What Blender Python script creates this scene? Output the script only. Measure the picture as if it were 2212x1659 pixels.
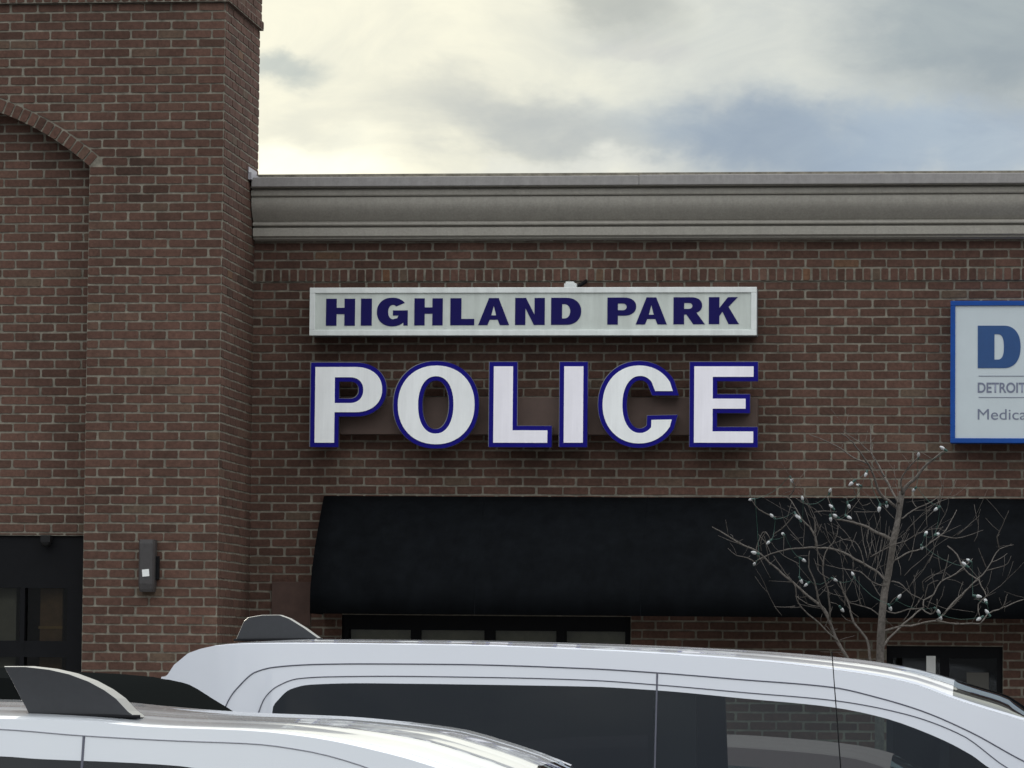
import bpy, math, random
import numpy as np
from mathutils import Vector, Matrix

# ------------------------------------------------------------------ scene
S = bpy.context.scene
for o in list(bpy.data.objects): bpy.data.objects.remove(o)
COL = S.collection
rnd = random.Random(7)

# ------------------------------------------------------------------ camera
EYE = 1.85
FS = 16000.0                       # focal length in pixels of the 4032 wide photo
YAW, PIT, ROLL = 0.11976, 0.06818, 0.0092
CAM = Vector((5.626, -30.622, EYE))
def _axes():
    cy, sy, cp, sp, cr, sr = math.cos(YAW), math.sin(YAW), math.cos(PIT), math.sin(PIT), math.cos(ROLL), math.sin(ROLL)
    f = Vector((-sy*cp, cy*cp, sp)); r = Vector((cy, sy, 0)); u = r.cross(f)
    return r*cr+u*sr, -r*sr+u*cr, f
RGT, UPV, FWD = _axes()
cam_d = bpy.data.cameras.new('camera'); cam_d.sensor_width = 36; cam_d.lens = FS/4032*36
cam_d.clip_start = 0.1; cam_d.clip_end = 3000
cam = bpy.data.objects.new('camera', cam_d); COL.objects.link(cam)
M3 = Matrix((RGT, UPV, -FWD)).transposed()
cam.matrix_world = Matrix.Translation(CAM) @ M3.to_4x4()
S.camera = cam

# ------------------------------------------------------------------ world, sun, exposure
SUN_EL, SUN_AZ = math.radians(24), math.radians(-28)     # azimuth from +Y towards +X
S.view_settings.view_transform = 'Standard'; S.view_settings.look = 'None'
S.view_settings.exposure = 0.62; S.view_settings.gamma = 1; S.view_settings.use_curve_mapping = False
W = bpy.data.worlds.new('World'); S.world = W; W.use_nodes = True
def build_world():
    nt = W.node_tree; nt.nodes.clear(); N = nt.nodes.new; L = nt.links.new
    out = N('ShaderNodeOutputWorld'); bg = N('ShaderNodeBackground'); L(bg.outputs[0], out.inputs[0])
    sky = N('ShaderNodeTexSky'); sky.sky_type = 'NISHITA'; sky.sun_disc = False
    sky.sun_elevation = SUN_EL; sky.sun_rotation = SUN_AZ; sky.dust_density = 2
    tc = N('ShaderNodeTexCoord')
    sc = N('ShaderNodeVectorMath'); sc.operation = 'SCALE'; sc.inputs['Scale'].default_value = 0.10
    L(sky.outputs[0], sc.inputs[0])
    # direction divided by its horizontal length: x ~ azimuth, z ~ tan(elevation)
    def noise(scale, detail, rough, stretch, dist=0.0, off=(0, 0, 0)):
        mp = N('ShaderNodeMapping'); mp.inputs['Scale'].default_value = stretch; mp.inputs['Location'].default_value = off
        L(tc.outputs['Generated'], mp.inputs[0])
        n = N('ShaderNodeTexNoise'); n.inputs['Scale'].default_value = scale; n.inputs['Detail'].default_value = detail
        n.inputs['Roughness'].default_value = rough; n.inputs['Distortion'].default_value = dist
        L(mp.outputs[0], n.inputs[0]); return n
    def ramp(src, pts):
        r = N('ShaderNodeValToRGB'); e = r.color_ramp.elements
        e[0].position, e[0].color = pts[0][0], (*pts[0][1], 1); e[1].position, e[1].color = pts[1][0], (*pts[1][1], 1)
        for p, c in pts[2:]:
            q = e.new(p); q.color = (*c, 1)
        r.color_ramp.interpolation = 'EASE'
        L(src, r.inputs[0]); return r.outputs[0]
    def mix(a, b, f):
        m = N('ShaderNodeMix'); m.data_type = 'RGBA'
        for sock, v in ((m.inputs[6], a), (m.inputs[7], b)):
            if isinstance(v, tuple): sock.default_value = (*v, 1)
            else: L(v, sock)
        if isinstance(f, (int, float)): m.inputs[0].default_value = f
        else: L(f, m.inputs[0])
        return m.outputs[2]
    # overall overcast deck with gaps of blue, brighter overhead than low down
    K = 1/1.54
    n1 = noise(1.6, 6, .55, (1, 1, 2.2), .3, (2.3, .4, .1))
    deck = ramp(n1.outputs[0], [(.30, (.54, .56, .59)), (.55, (.79, .80, .80)), (.75, (.95, .94, .91))])
    cov = ramp(n1.outputs[0], [(.25, (.55, .55, .55)), (.5, (1, 1, 1))])
    base = mix(sc.outputs[0], deck, cov)
    sep = N('ShaderNodeSeparateXYZ'); L(tc.outputs['Generated'], sep.inputs[0])
    er = N('ShaderNodeMapRange'); er.interpolation_type = 'SMOOTHSTEP'; er.inputs['From Min'].default_value = .02; er.inputs['From Max'].default_value = .75
    er.inputs['To Min'].default_value = .30; er.inputs['To Max'].default_value = 1.95; L(sep.outputs[2], er.inputs[0])
    em = N('ShaderNodeVectorMath'); em.operation = 'SCALE'; L(base, em.inputs[0]); L(er.outputs[0], em.inputs['Scale']); base = em.outputs[0]
    def warp(scale, amp):
        wob = noise(scale, 6, .6, (1, 1, 1.7), .2)
        sub = N('ShaderNodeVectorMath'); sub.operation = 'SUBTRACT'; sub.inputs[1].default_value = (.5, .5, .5)
        L(wob.outputs['Color'], sub.inputs[0])
        scl = N('ShaderNodeVectorMath'); scl.operation = 'SCALE'; scl.inputs['Scale'].default_value = amp
        L(sub.outputs[0], scl.inputs[0])
        add = N('ShaderNodeVectorMath'); add.operation = 'ADD'; L(tc.outputs['Generated'], add.inputs[0]); L(scl.outputs[0], add.inputs[1])
        return add.outputs[0]
    warpA = warp(14, .055); warpB = warp(34, .020)
    def blob(xd, yd, sx, sy, tilt=0.0, power=1.0, fine=False):
        # soft elliptical cloud centred on a sky direction, sizes in radians
        d = (FWD + RGT*((xd-1106)*1.8228/FS) + UPV*((830-yd)*1.8228/FS)).normalized()
        mp = N('ShaderNodeMapping'); mp.vector_type = 'TEXTURE'
        mp.inputs['Location'].default_value = d; mp.inputs['Rotation'].default_value = (0, tilt, 0)
        mp.inputs['Scale'].default_value = (sx, 1.0, sy)
        L(warpB if fine else warpA, mp.inputs[0])
        g = N('ShaderNodeTexGradient'); g.gradient_type = 'SPHERICAL'; L(mp.outputs[0], g.inputs[0])
        return ramp(g.outputs['Fac'], [(0.0, (0, 0, 0)), (power, (1, 1, 1))])
    def madd(a, k):
        m = N('ShaderNodeMath'); m.operation = 'MULTIPLY'; m.inputs[1].default_value = k; L(a, m.inputs[0]); return m.outputs[0]
    def cl(r, g, b): return (r*K, g*K, b*K)
    c = base
    c = mix(c, cl(.96, .935, .775), madd(blob(900, 200, .62, .40, 0, .8), 1.0))        # bright cream veil round the sun
    c = mix(c, cl(.66, .69, .66), madd(blob(1850, 130, .110, .060, .1, .75), .90))     # grey-white cloud
    c = mix(c, cl(.34, .40, .44), madd(blob(2130, 40, .052, .034, .25, .75), .85))   # darker upper right
    c = mix(c, cl(.52, .54, .50), madd(blob(1290, -15, .032, .012, .25, .7, True), .8))
    c = mix(c, cl(.60, .61, .60), madd(blob(1400, 100, .020, .005, 0, .8, True), .55))
    c = mix(c, cl(.335, .41, .505), madd(blob(1720, 315, .085, .021, .05, .85), .92))  # blue gap
    c = mix(c, cl(.40, .49, .60), madd(blob(2080, 335, .050, .018, .0, .8), .7))
    c = mix(c, cl(.50, .53, .53), madd(blob(1150, 285, .045, .013, .2, .9), .7))
    c = mix(c, cl(.47, .53, .53), madd(blob(590, 165, .020, .007, .05, .8, True), .7))
    c = mix(c, cl(1.3, 1.25, 1.0), madd(blob(610, 366, .040, .009, 0, .75, True), .95))
    c = mix(c, cl(1.1, 1.07, .88), madd(blob(770, 300, .016, .007, -.3, .8, True), .5))
    c = mix(c, cl(.80, .81, .76), madd(blob(1180, 374, .045, .006, 0, .8), .6))
    n2 = noise(22, 8, .6, (1, 1, 2.4), .6, (4, 1, 0))
    tex = ramp(n2.outputs[0], [(.28, (.88, .895, .92)), (.72, (1.06, 1.055, 1.03))])
    mm = N('ShaderNodeMix'); mm.data_type = 'RGBA'; mm.blend_type = 'MULTIPLY'; mm.inputs[0].default_value = 1
    L(c, mm.inputs[6]); L(tex, mm.inputs[7])
    L(mm.outputs[2], bg.inputs[0]); bg.inputs[1].default_value = 1.0
build_world()
sun_d = bpy.data.lights.new('sun', 'SUN'); sun_d.energy = 1.2; sun_d.angle = math.radians(12); sun_d.color = (1, .93, .78)
sun = bpy.data.objects.new('sun', sun_d); COL.objects.link(sun)
sdir = Vector((math.sin(SUN_AZ)*math.cos(SUN_EL), math.cos(SUN_AZ)*math.cos(SUN_EL), math.sin(SUN_EL)))
sun.rotation_euler = sdir.to_track_quat('Z', 'Y').to_euler(); sun.location = (0, 20, 20)

# ------------------------------------------------------------------ helpers
def at(xd, yd, Y):
    """view ray through photo point (in 2212 wide units) met with the real plane y=Y"""
    d = FWD + RGT*((xd-1106)*1.8228/FS) + UPV*((829.5-yd)*1.8228/FS)
    t = (Y-CAM.y)/d.y
    return CAM + d*t
def ats(xs, ys, Y): return at(xs/1.8228, ys/1.8228, Y)
def tag(o, label=None, cat=None, group=None, kind=None):
    if label: o['label'] = label
    if cat: o['category'] = cat
    if group: o['group'] = group
    if kind: o['kind'] = kind
    return o
def empty(name, loc, label=None, cat=None, group=None):
    o = bpy.data.objects.new(name, None); COL.objects.link(o); o.location = loc; o.empty_display_size = .1
    return tag(o, label, cat, group)
class MB:
    def __init__(s): s.v = []; s.f = []; s.m = []; s.t = []
    def add(s, verts, faces, mat=0, tint=.5):
        b = len(s.v); s.v += [tuple(v) for v in verts]
        for f in faces: s.f.append([i+b for i in f]); s.m.append(mat); s.t.append(tint)
        return s
    def box(s, x0, x1, y0, y1, z0, z1, mat=0):
        v = [(x, y, z) for z in (z0, z1) for y in (y0, y1) for x in (x0, x1)]
        return s.add(v, [(0, 2, 3, 1), (4, 5, 7, 6), (0, 1, 5, 4), (2, 6, 7, 3), (0, 4, 6, 2), (1, 3, 7, 5)], mat)
    def tube(s, pts, rad, n=8, mat=0, cap=True):
        pts = [Vector(p) for p in pts]; R = rad if hasattr(rad, '__len__') else [rad]*len(pts)
        b = len(s.v); up = Vector((0, 1, .13)).normalized()
        for i, p in enumerate(pts):
            a = pts[max(i-1, 0)]; c = pts[min(i+1, len(pts)-1)]; t = (c-a)
            t = t.normalized() if t.length > 1e-9 else Vector((0, 0, 1))
            u = t.cross(up); u = u.normalized() if u.length > 1e-4 else Vector((1, 0, 0)); w = t.cross(u)
            for k in range(n):
                q = 2*math.pi*k/n; s.v.append(tuple(p+(u*math.cos(q)+w*math.sin(q))*R[i]))
        for i in range(len(pts)-1):
            for k in range(n):
                k2 = (k+1) % n
                s.f.append([b+i*n+k, b+i*n+k2, b+(i+1)*n+k2, b+(i+1)*n+k]); s.m.append(mat); s.t.append(.5)
        if cap:
            s.f.append([b+k for k in range(n)][::-1]); s.m.append(mat); s.t.append(.5)
            e = b+(len(pts)-1)*n
            s.f.append([e+k for k in range(n)]); s.m.append(mat); s.t.append(.5)
        return s
    def sweep(s, prof, x0, x1, mat=0, cap=True):
        """profile of (out, z) along X; out is measured towards -Y"""
        n = len(prof); v = [(x, -o, z) for x in (x0, x1) for o, z in prof]
        f = [(i, i+1, n+i+1, n+i) for i in range(n-1)]
        if cap: f += [tuple(range(n))[::-1], tuple(range(n, 2*n))]
        return s.add(v, f, mat)
    def build(s, name, mats, parent=None, smooth=False, bevel=0, autosmooth=None, loc=None):
        me = bpy.data.meshes.new(name)
        base = Vector(loc) if loc is not None else (parent_world(parent) if parent else Vector((0, 0, 0)))
        me.from_pydata([tuple(Vector(v)-base) for v in s.v], [], s.f)
        ml = mats if isinstance(mats, (list, tuple)) else [mats]
        for m in ml: me.materials.append(m)
        me.polygons.foreach_set('material_index', s.m)
        if len(set(s.t)) > 1:
            a = me.attributes.new('tint', 'FLOAT', 'FACE'); a.data.foreach_set('value', s.t)
        me.validate(); me.update()
        if smooth:
            me.polygons.foreach_set('use_smooth', [True]*len(me.polygons))
            if autosmooth: me.set_sharp_from_angle(angle=math.radians(autosmooth))
        o = bpy.data.objects.new(name, me); COL.objects.link(o)
        if parent: o.parent = parent
        if loc is not None: o.location = loc
        if bevel:
            b = o.modifiers.new('bevel', 'BEVEL'); b.width = bevel; b.segments = 2; b.limit_method = 'ANGLE'; b.angle_limit = math.radians(40)
        return o
def parent_world(p):
    v = Vector((0, 0, 0))
    while p is not None: v = v+p.location; p = p.parent
    return v

# ------------------------------------------------------------------ materials
def mat(name, col, rough=.5, metal=0, spec=.5, coat=0, noise=None, bump=None, vary=0.0, scale=20, streak=0.0):
    m = bpy.data.materials.new(name); m.use_nodes = True; nt = m.node_tree; N = nt.nodes.new; L = nt.links.new
    b = nt.nodes['Principled BSDF']; b.inputs['Roughness'].default_value = rough; b.inputs['Metallic'].default_value = metal
    b.inputs['Specular IOR Level'].default_value = spec; b.inputs['Coat Weight'].default_value = coat; b.inputs['Coat Roughness'].default_value = .04
    b.inputs['Base Color'].default_value = (*col, 1)
    tc = N('ShaderNodeTexCoord')
    if vary:
        n = N('ShaderNodeTexNoise'); n.inputs['Scale'].default_value = scale; n.inputs['Detail'].default_value = 6; n.inputs['Roughness'].default_value = .65
        L(tc.outputs['Object'], n.inputs[0]); r = N('ShaderNodeValToRGB'); L(n.outputs[0], r.inputs[0])
        r.color_ramp.elements[0].position = .3; r.color_ramp.elements[1].position = .7
        r.color_ramp.elements[0].color = (*[c*(1-vary) for c in col], 1); r.color_ramp.elements[1].color = (*[min(1, c*(1+vary)) for c in col], 1)
        L(r.outputs[0], b.inputs['Base Color'])
        if streak:
            mp = N('ShaderNodeMapping'); mp.inputs['Scale'].default_value = (9, 9, .7); L(tc.outputs['Object'], mp.inputs[0])
            n2 = N('ShaderNodeTexNoise'); n2.inputs['Scale'].default_value = 1.3; n2.inputs['Detail'].default_value = 6; n2.inputs['Roughness'].default_value = .7; L(mp.outputs[0], n2.inputs[0])
            mr = N('ShaderNodeMapRange'); mr.inputs['From Min'].default_value = .35; mr.inputs['From Max'].default_value = .62; mr.inputs['To Min'].default_value = 1-streak; mr.inputs['To Max'].default_value = 1
            L(n2.outputs[0], mr.inputs[0]); mm = N('ShaderNodeMix'); mm.data_type = 'RGBA'; mm.blend_type = 'MULTIPLY'; mm.inputs[0].default_value = 1
            L(r.outputs[0], mm.inputs[6]); L(mr.outputs[0], mm.inputs[7]); L(mm.outputs[2], b.inputs['Base Color'])
    if bump:
        n = N('ShaderNodeTexNoise'); n.inputs['Scale'].default_value = bump[0]; n.inputs['Detail'].default_value = 5
        L(tc.outputs['Object'], n.inputs[0]); bp = N('ShaderNodeBump'); bp.inputs['Strength'].default_value = bump[1]; bp.inputs['Distance'].default_value = bump[2]
        L(n.outputs[0], bp.inputs['Height']); L(bp.outputs[0], b.inputs['Normal'])
    return m
def brick_mat():
    m = bpy.data.materials.new('brick'); m.use_nodes = True; nt = m.node_tree; N = nt.nodes.new; L = nt.links.new
    b = nt.nodes['Principled BSDF']; b.inputs['Roughness'].default_value = .9; b.inputs['Specular IOR Level'].default_value = .2
    at_ = N('ShaderNodeAttribute'); at_.attribute_name = 'tint'
    r = N('ShaderNodeValToRGB'); e = r.color_ramp.elements
    cols = [(0, (.056, .034, .0262)), (.25, (.077, .043, .0325)), (.5, (.092, .051, .039)), (.75, (.108, .0595, .045)), (.92, (.100, .073, .053)), (1, (.130, .068, .040))]
    e[0].position, e[0].color = cols[0][0], (*cols[0][1], 1); e[1].position, e[1].color = cols[-1][0], (*cols[-1][1], 1)
    for p, c in cols[1:-1]: q = e.new(p); q.color = (*c, 1)
    L(at_.outputs['Fac'], r.inputs[0])
    tc = N('ShaderNodeTexCoord')
    n = N('ShaderNodeTexNoise'); n.inputs['Scale'].default_value = 38; n.inputs['Detail'].default_value = 6; n.inputs['Roughness'].default_value = .7
    L(tc.outputs['Object'], n.inputs[0])
    n2 = N('ShaderNodeTexNoise'); n2.inputs['Scale'].default_value = .7; n2.inputs['Detail'].default_value = 4
    L(tc.outputs['Object'], n2.inputs[0])
    def mul(a, src, lo, hi, p0=.3, p1=.7):
        rr = N('ShaderNodeMapRange'); rr.inputs['From Min'].default_value = p0; rr.inputs['From Max'].default_value = p1
        rr.inputs['To Min'].default_value = lo; rr.inputs['To Max'].default_value = hi; L(src, rr.inputs[0])
        mm = N('ShaderNodeMix'); mm.data_type = 'RGBA'; mm.blend_type = 'MULTIPLY'; mm.inputs[0].default_value = 1
        L(a, mm.inputs[6]); L(rr.outputs[0], mm.inputs[7]); return mm.outputs[2]
    c = mul(r.outputs[0], n.outputs[0], .72, 1.28); c = mul(c, n2.outputs[0], .80, 1.20)
    mps = N('ShaderNodeMapping'); mps.inputs['Scale'].default_value = (2.2, 2.2, .22); L(tc.outputs['Object'], mps.inputs[0])
    ns_ = N('ShaderNodeTexNoise'); ns_.inputs['Scale'].default_value = 1.6; ns_.inputs['Detail'].default_value = 5; L(mps.outputs[0], ns_.inputs[0])
    c = mul(c, ns_.outputs[0], .84, 1.12)
    # lime smears from the joints
    n3 = N('ShaderNodeTexNoise'); n3.inputs['Scale'].default_value = 11; n3.inputs['Detail'].default_value = 8; n3.inputs['Roughness'].default_value = .75
    L(tc.outputs['Object'], n3.inputs[0])
    rs = N('ShaderNodeMapRange'); rs.inputs['From Min'].default_value = .60; rs.inputs['From Max'].default_value = .80; rs.inputs['To Max'].default_value = .55
    L(n3.outputs[0], rs.inputs[0])
    mx = N('ShaderNodeMix'); mx.data_type = 'RGBA'; L(rs.outputs[0], mx.inputs[0]); L(c, mx.inputs[6]); mx.inputs[7].default_value = (.13, .11, .095, 1)
    L(mx.outputs[2], b.inputs['Base Color'])
    bp = N('ShaderNodeBump'); bp.inputs['Strength'].default_value = .6; bp.inputs['Distance'].default_value = .003; L(n.outputs[0], bp.inputs['Height']); L(bp.outputs[0], b.inputs['Normal'])
    return m
M = {}
M['brick'] = brick_mat()
M['mortar'] = mat('mortar', (.190, .176, .145), .95, spec=.1, vary=.42, scale=14, bump=(60, .6, .003))
M['stone'] = mat('cornice_stone', (.33, .315, .28), .85, spec=.25, vary=.12, scale=55, streak=.10, bump=(120, .5, .002))
M['cap'] = mat('cap_metal', (.28, .27, .265), .6, spec=.4, vary=.10, scale=30, streak=.15)
M['flash'] = mat('flashing_metal', (.42, .42, .46), .45, metal=.3)
M['black_metal'] = mat('black_metal', (.006, .0065, .008), .6, spec=.12, vary=.15, scale=12)
M['bronze'] = mat('bronze_paint', (.045, .042, .043), .5, vary=.12, scale=30)
M['raceway'] = mat('brown_metal', (.078, .050, .040), .75, vary=.12, scale=10)
M['fabric'] = mat('awning_canvas', (.0046, .0056, .0070), .95, spec=.06, vary=.25, scale=6, streak=.25, bump=(300, .4, .001))
M['white_frame'] = mat('white_sign_frame', (.70, .74, .73), .5, vary=.06, scale=8, streak=.12)
M['sign_face'] = mat('sign_face', (.56, .61, .575), .45, vary=.07, scale=5, streak=.14)
M['letter_white'] = mat('letter_face', (.89, .88, .95), .4, vary=.03, scale=4, streak=.08)
M['letter_white2'] = mat('letter_face_cool', (.86, .89, .90), .4, vary=.04, scale=4, streak=.09)
M['letter_blue'] = mat('letter_blue', (.006, .004, .17), .5, spec=.12, vary=.08, scale=14)
M['navy'] = mat('navy_vinyl', (.008, .006, .085), .5, spec=.12, vary=.06, scale=14)
M['grey_return'] = mat('letter_return', (.20, .21, .22), .6)
M['med_face'] = mat('pale_sign_face', (.50, .565, .60), .4, vary=.03, scale=4)
M['med_blue'] = mat('blue_sign_frame', (.008, .060, .28), .5, spec=.2, vary=.1, scale=10)
M['med_letter'] = mat('blue_vinyl', (.012, .060, .19), .45, vary=.06, scale=10)
M['grey_letter'] = mat('grey_vinyl', (.15, .17, .24), .5)
M['bark'] = mat('bark', (.105, .095, .086), .9, spec=.15, vary=.4, scale=40, bump=(60, .8, .004))
M['cord'] = mat('green_cord', (.015, .06, .045), .5)
M['asphalt'] = mat('asphalt', (.05, .05, .052), .9, vary=.25, scale=3, bump=(200, .6, .004))
M['concrete'] = mat('concrete', (.30, .29, .27), .9, vary=.12, scale=4, bump=(90, .4, .003))
M['kerb'] = mat('kerb_concrete', (.34, .33, .31), .9, vary=.12, scale=6)
M['paintline'] = mat('road_paint', (.7, .7, .66), .8, vary=.1, scale=15)
M['blinds'] = mat('olive_blinds', (.46, .435, .32), .8, vary=.12, scale=16)
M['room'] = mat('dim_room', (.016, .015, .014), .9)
M['wood'] = mat('brown_board', (.50, .32, .18), .8, vary=.2, scale=10)
M['ochre'] = mat('ochre_trim', (.75, .50, .2), .7)
M['pale_post'] = mat('pale_column', (.65, .65, .56), .8, vary=.1, scale=5)
M['paper'] = mat('white_paper', (.75, .77, .76), .8, vary=.04, scale=20)
M['fin'] = mat('fin_plastic', (.023, .025, .029), .55, vary=.1, scale=60)
M['fin_edge'] = mat('fin_lit_edge', (.24, .24, .225), .45, metal=.2)  # paler colour paints the lit top rim of the fins
M['seam'] = mat('seam_rubber', (.085, .09, .12), .7)
M['tyre'] = mat('tyre', (.02, .02, .02), .85)
M['rim'] = mat('rim', (.4, .4, .42), .3, metal=.9)
M['lamp_glass'] = mat('lamp_lens', (.6, .6, .62), .1)
M['red_lens'] = mat('red_lens', (.25, .01, .01), .15)
M['seat'] = mat('seat_cloth', (.07, .07, .07), .9)
M['socket'] = mat('bulb_socket', (.025, .07, .06), .6)
def bulb_mat():
    m = mat('bulb_glass', (.40, .41, .42), .2, vary=.2, scale=50); return m
M['bulb'] = bulb_mat()
def paint(name, col, inner=(.05, .05, .052), rough=.28, coat=1.0, spec=.5):
    m = mat(name, col, rough, coat=coat, spec=spec, vary=.015, scale=2)
    nt = m.node_tree; N = nt.nodes.new; L = nt.links.new
    b = nt.nodes['Principled BSDF']; o = nt.nodes['Material Output']
    g = N('ShaderNodeNewGeometry'); d = N('ShaderNodeBsdfDiffuse'); d.inputs[0].default_value = (*inner, 1)
    mx = N('ShaderNodeMixShader'); L(g.outputs['Backfacing'], mx.inputs[0]); L(b.outputs[0], mx.inputs[1]); L(d.outputs[0], mx.inputs[2])
    L(mx.outputs[0], o.inputs[0]); return m
M['white_paint'] = paint('white_car_paint', (.53, .56, .62), rough=.32)
M['white_paint2'] = paint('white_van_paint', (.53, .565, .61), rough=.3)
M['black_paint'] = paint('black_car_paint', (.007, .008, .008), rough=.8, coat=0, spec=0.0)
def glass(name, tint, refl=1.0, rough=.02):
    m = bpy.data.materials.new(name); m.use_nodes = True; nt = m.node_tree; nt.nodes.clear(); N = nt.nodes.new; L = nt.links.new
    o = N('ShaderNodeOutputMaterial'); t = N('ShaderNodeBsdfTransparent'); t.inputs[0].default_value = (*tint, 1)
    g = N('ShaderNodeBsdfGlossy'); g.inputs['Roughness'].default_value = rough; g.inputs[0].default_value = (.9*refl, .95*refl, refl, 1)
    f = N('ShaderNodeFresnel'); f.inputs[0].default_value = 1.5
    mx = N('ShaderNodeMixShader'); L(f.outputs[0], mx.inputs[0]); L(t.outputs[0], mx.inputs[1]); L(g.outputs[0], mx.inputs[2]); L(mx.outputs[0], o.inputs[0])
    return m
M['tint_glass'] = glass('tinted_glass', (.10, .11, .12))
M['clear_glass'] = glass('clear_glass', (.60, .67, .65))
M['shop_glass'] = glass('shop_glass', (.80, .81, .80), refl=.45)
M['dark_glass'] = glass('dark_shop_glass', (.62, .62, .60), refl=.45)
M['windshield'] = glass('windshield_glass', (.45, .5, .5))

# ------------------------------------------------------------------ brickwork
B = .2032; C = B/3
ZM = EYE+2.819                     # a bed joint of the main wall, one course below the upright course
XP = -0.067; DT = 1.273            # tower side plane, tower projection
def clip_poly(poly, nx, nz, c):
    """keep the side nx*x+nz*z>=c"""
    out = []
    for i in range(len(poly)):
        a = poly[i]; b = poly[(i+1) % len(poly)]
        da = nx*a[0]+nz*a[1]-c; db = nx*b[0]+nz*b[1]-c
        if da >= 0: out.append(a)
        if (da >= 0) != (db >= 0):
            t = da/(da-db); out.append((a[0]+(b[0]-a[0])*t, a[1]+(b[1]-a[1])*t))
    return out
def tint():
    r = rnd.random()
    if r < .006: return rnd.uniform(.93, 1)
    return min(.9, max(0, rnd.gauss(.5, .17)))
def brick_poly(mb, poly, P, proud):
    """poly in (u,v); P maps (u,v,out)->xyz"""
    n = len(poly)
    if n < 3: return
    area = abs(sum(poly[i][0]*poly[(i+1) % n][1]-poly[(i+1) % n][0]*poly[i][1] for i in range(n)))/2
    if area < .0004: return
    j = .0019
    # chamfer the corners, wobble the outline
    q = []
    for i in range(n):
        p0 = poly[i-1]; p = poly[i]; p2 = poly[(i+1) % n]
        for a in (p0, p2):
            L = math.hypot(a[0]-p[0], a[1]-p[1]); k = min(.3, rnd.uniform(.003, .009)/max(L, 1e-6))
            q.append((p[0]+(a[0]-p[0])*k+rnd.uniform(-j, j), p[1]+(a[1]-p[1])*k+rnd.uniform(-j, j)))
    m = len(q); cx = sum(a for a, b in q)/m; cz = sum(b for a, b in q)/m
    pr = proud+rnd.uniform(-.0018, .0018); tl = rnd.uniform(-.004, .004)*3
    front = [P(cx+(a-cx)*.985, cz+(b-cz)*.97, pr+(b-cz)*tl) for a, b in q]
    back = [P(a, b, -.002) for a, b in q]
    t = tint()
    mb.add(front+back, [tuple(range(m))]+[(i, i+m, (i+1) % m+m, (i+1) % m) for i in range(m)], 0, t)
def brick_rows(mb, P, u0, u1, rows, off, clip=None, proud=.0045, pitch=B, cutter=None):
    """rows: list of (v0,v1,offset) ; joints at off+offset+k*pitch"""
    g = .0066
    for v0, v1, ofs in rows:
        k = math.floor((u0-off-ofs)/pitch)-1
        while True:
            a = off+ofs+k*pitch; b = a+pitch; k += 1
            if a > u1: break
            dz = rnd.uniform(-.0012, .0012); dx = rnd.uniform(-.003, .003)
            A = max(a+g+dx, u0+(.004 if a < u0 else 0)); Bq = min(b-g+dx, u1)
            if Bq-A < .02: continue
            poly = [(A, v0+g+dz), (Bq, v0+g+dz), (Bq, v1-g+dz), (A, v1-g+dz)]
            if cutter: poly = cutter(poly)
            if poly: brick_poly(mb, poly, P, proud)
def course_rows(z0, z1, par=0):
    """stretcher courses on the common level grid; offset alternates"""
    i0 = math.floor((z0-ZM)/C+1e-6); rows = []
    i = i0
    while ZM+i*C < z1-.01:
        a = max(ZM+i*C, z0); b = min(ZM+(i+1)*C, z1)
        if b-a > .02: rows.append((a, b, .5*B if (i+par) % 2 == 1 else 0.0))   # row below ZM (i=-1) is offset .5
        i += 1
    return rows
def wallP(Y): return lambda u, v, o: (u, Y-o, v)
def sideP(X): return lambda u, v, o: (X+o, u, v)

bld = empty('brick_building', (4, 0, 0), 'dark red brick shopping strip with a stone cornice and an arched corner tower', 'building')
WX1 = 14.0
# openings of the main wall
aw_top = at(1400, 1074, 0).z
w_l, w_r = at(738, 1400, 0).x, at(1362, 1400, 0).x
w_top = at(1050, 1330, 0).z; w_bot = .55
d_l, d_r = at(1915, 1450, 0).x, at(2166, 1450, 0).x; d_top = at(2040, 1396, 0).z
z_c0 = ats(1300, 940, 0).z         # underside of cornice on the wall
mb = MB()
zs = ZM+C
mb.v and None
def rect(m, P, u0, u1, v0, v1, o=0.0, mi=1):
    m.add([P(u0, v0, o), P(u1, v0, o), P(u1, v1, o), P(u0, v1, o)], [(0, 1, 2, 3)], mi)
PW = wallP(0)
zq = ZM-math.floor((ZM-w_top)/C)*C
for (u0, u1, v0, v1) in ((XP, WX1, zq, zs), (XP, w_l, 0, zq), (w_l, w_r, w_top, zq), (w_l, w_r, 0, w_bot), (w_r, d_l, 0, zq), (d_l, d_r, d_top, zq), (d_r, WX1, 0, zq)):
    brick_rows(mb, PW, u0, u1, course_rows(v0, v1), 0.0)
    rect(mb, PW, u0, u1, v0, v1)
up = [(ZM+2.5*C+i*C, min(ZM+3.5*C+i*C, z_c0+.09), .5*B if i % 2 == 0 else 0) for i in range(4)]
brick_rows(mb, PW, XP, WX1, up, 0.0); rect(mb, PW, XP, WX1, ZM+2.5*C, z_c0+.35)
rect(mb, PW, XP, WX1, zs, ZM+2.5*C)
mb.box(XP, WX1, .012, .25, z_c0+.3, z_c0+.50, 1); 
mb.build('wall', [M['brick'], M['mortar']], bld)
# upright course, slightly proud
sb = MB(); PS = wallP(-.012)
brick_rows(sb, PS, XP, WX1, [(zs+.0, ZM+2.5*C, 0)], .018, pitch=.0655)
rect(sb, PS, XP, WX1, zs+.004, ZM+2.5*C-.004); sb.add([(XP, 0, zs+.004), (WX1, 0, zs+.004), (WX1, -.012, zs+.004), (XP, -.012, zs+.004)], [(0, 1, 2, 3)], 1)
sb.add([(XP, 0, ZM+2.5*C-.004), (WX1, 0, ZM+2.5*C-.004), (WX1, -.012, ZM+2.5*C-.004), (XP, -.012, ZM+2.5*C-.004)], [(0, 3, 2, 1)], 1)
sb.build('upright_brick_course', [M['brick'], M['mortar']], bld)

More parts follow.
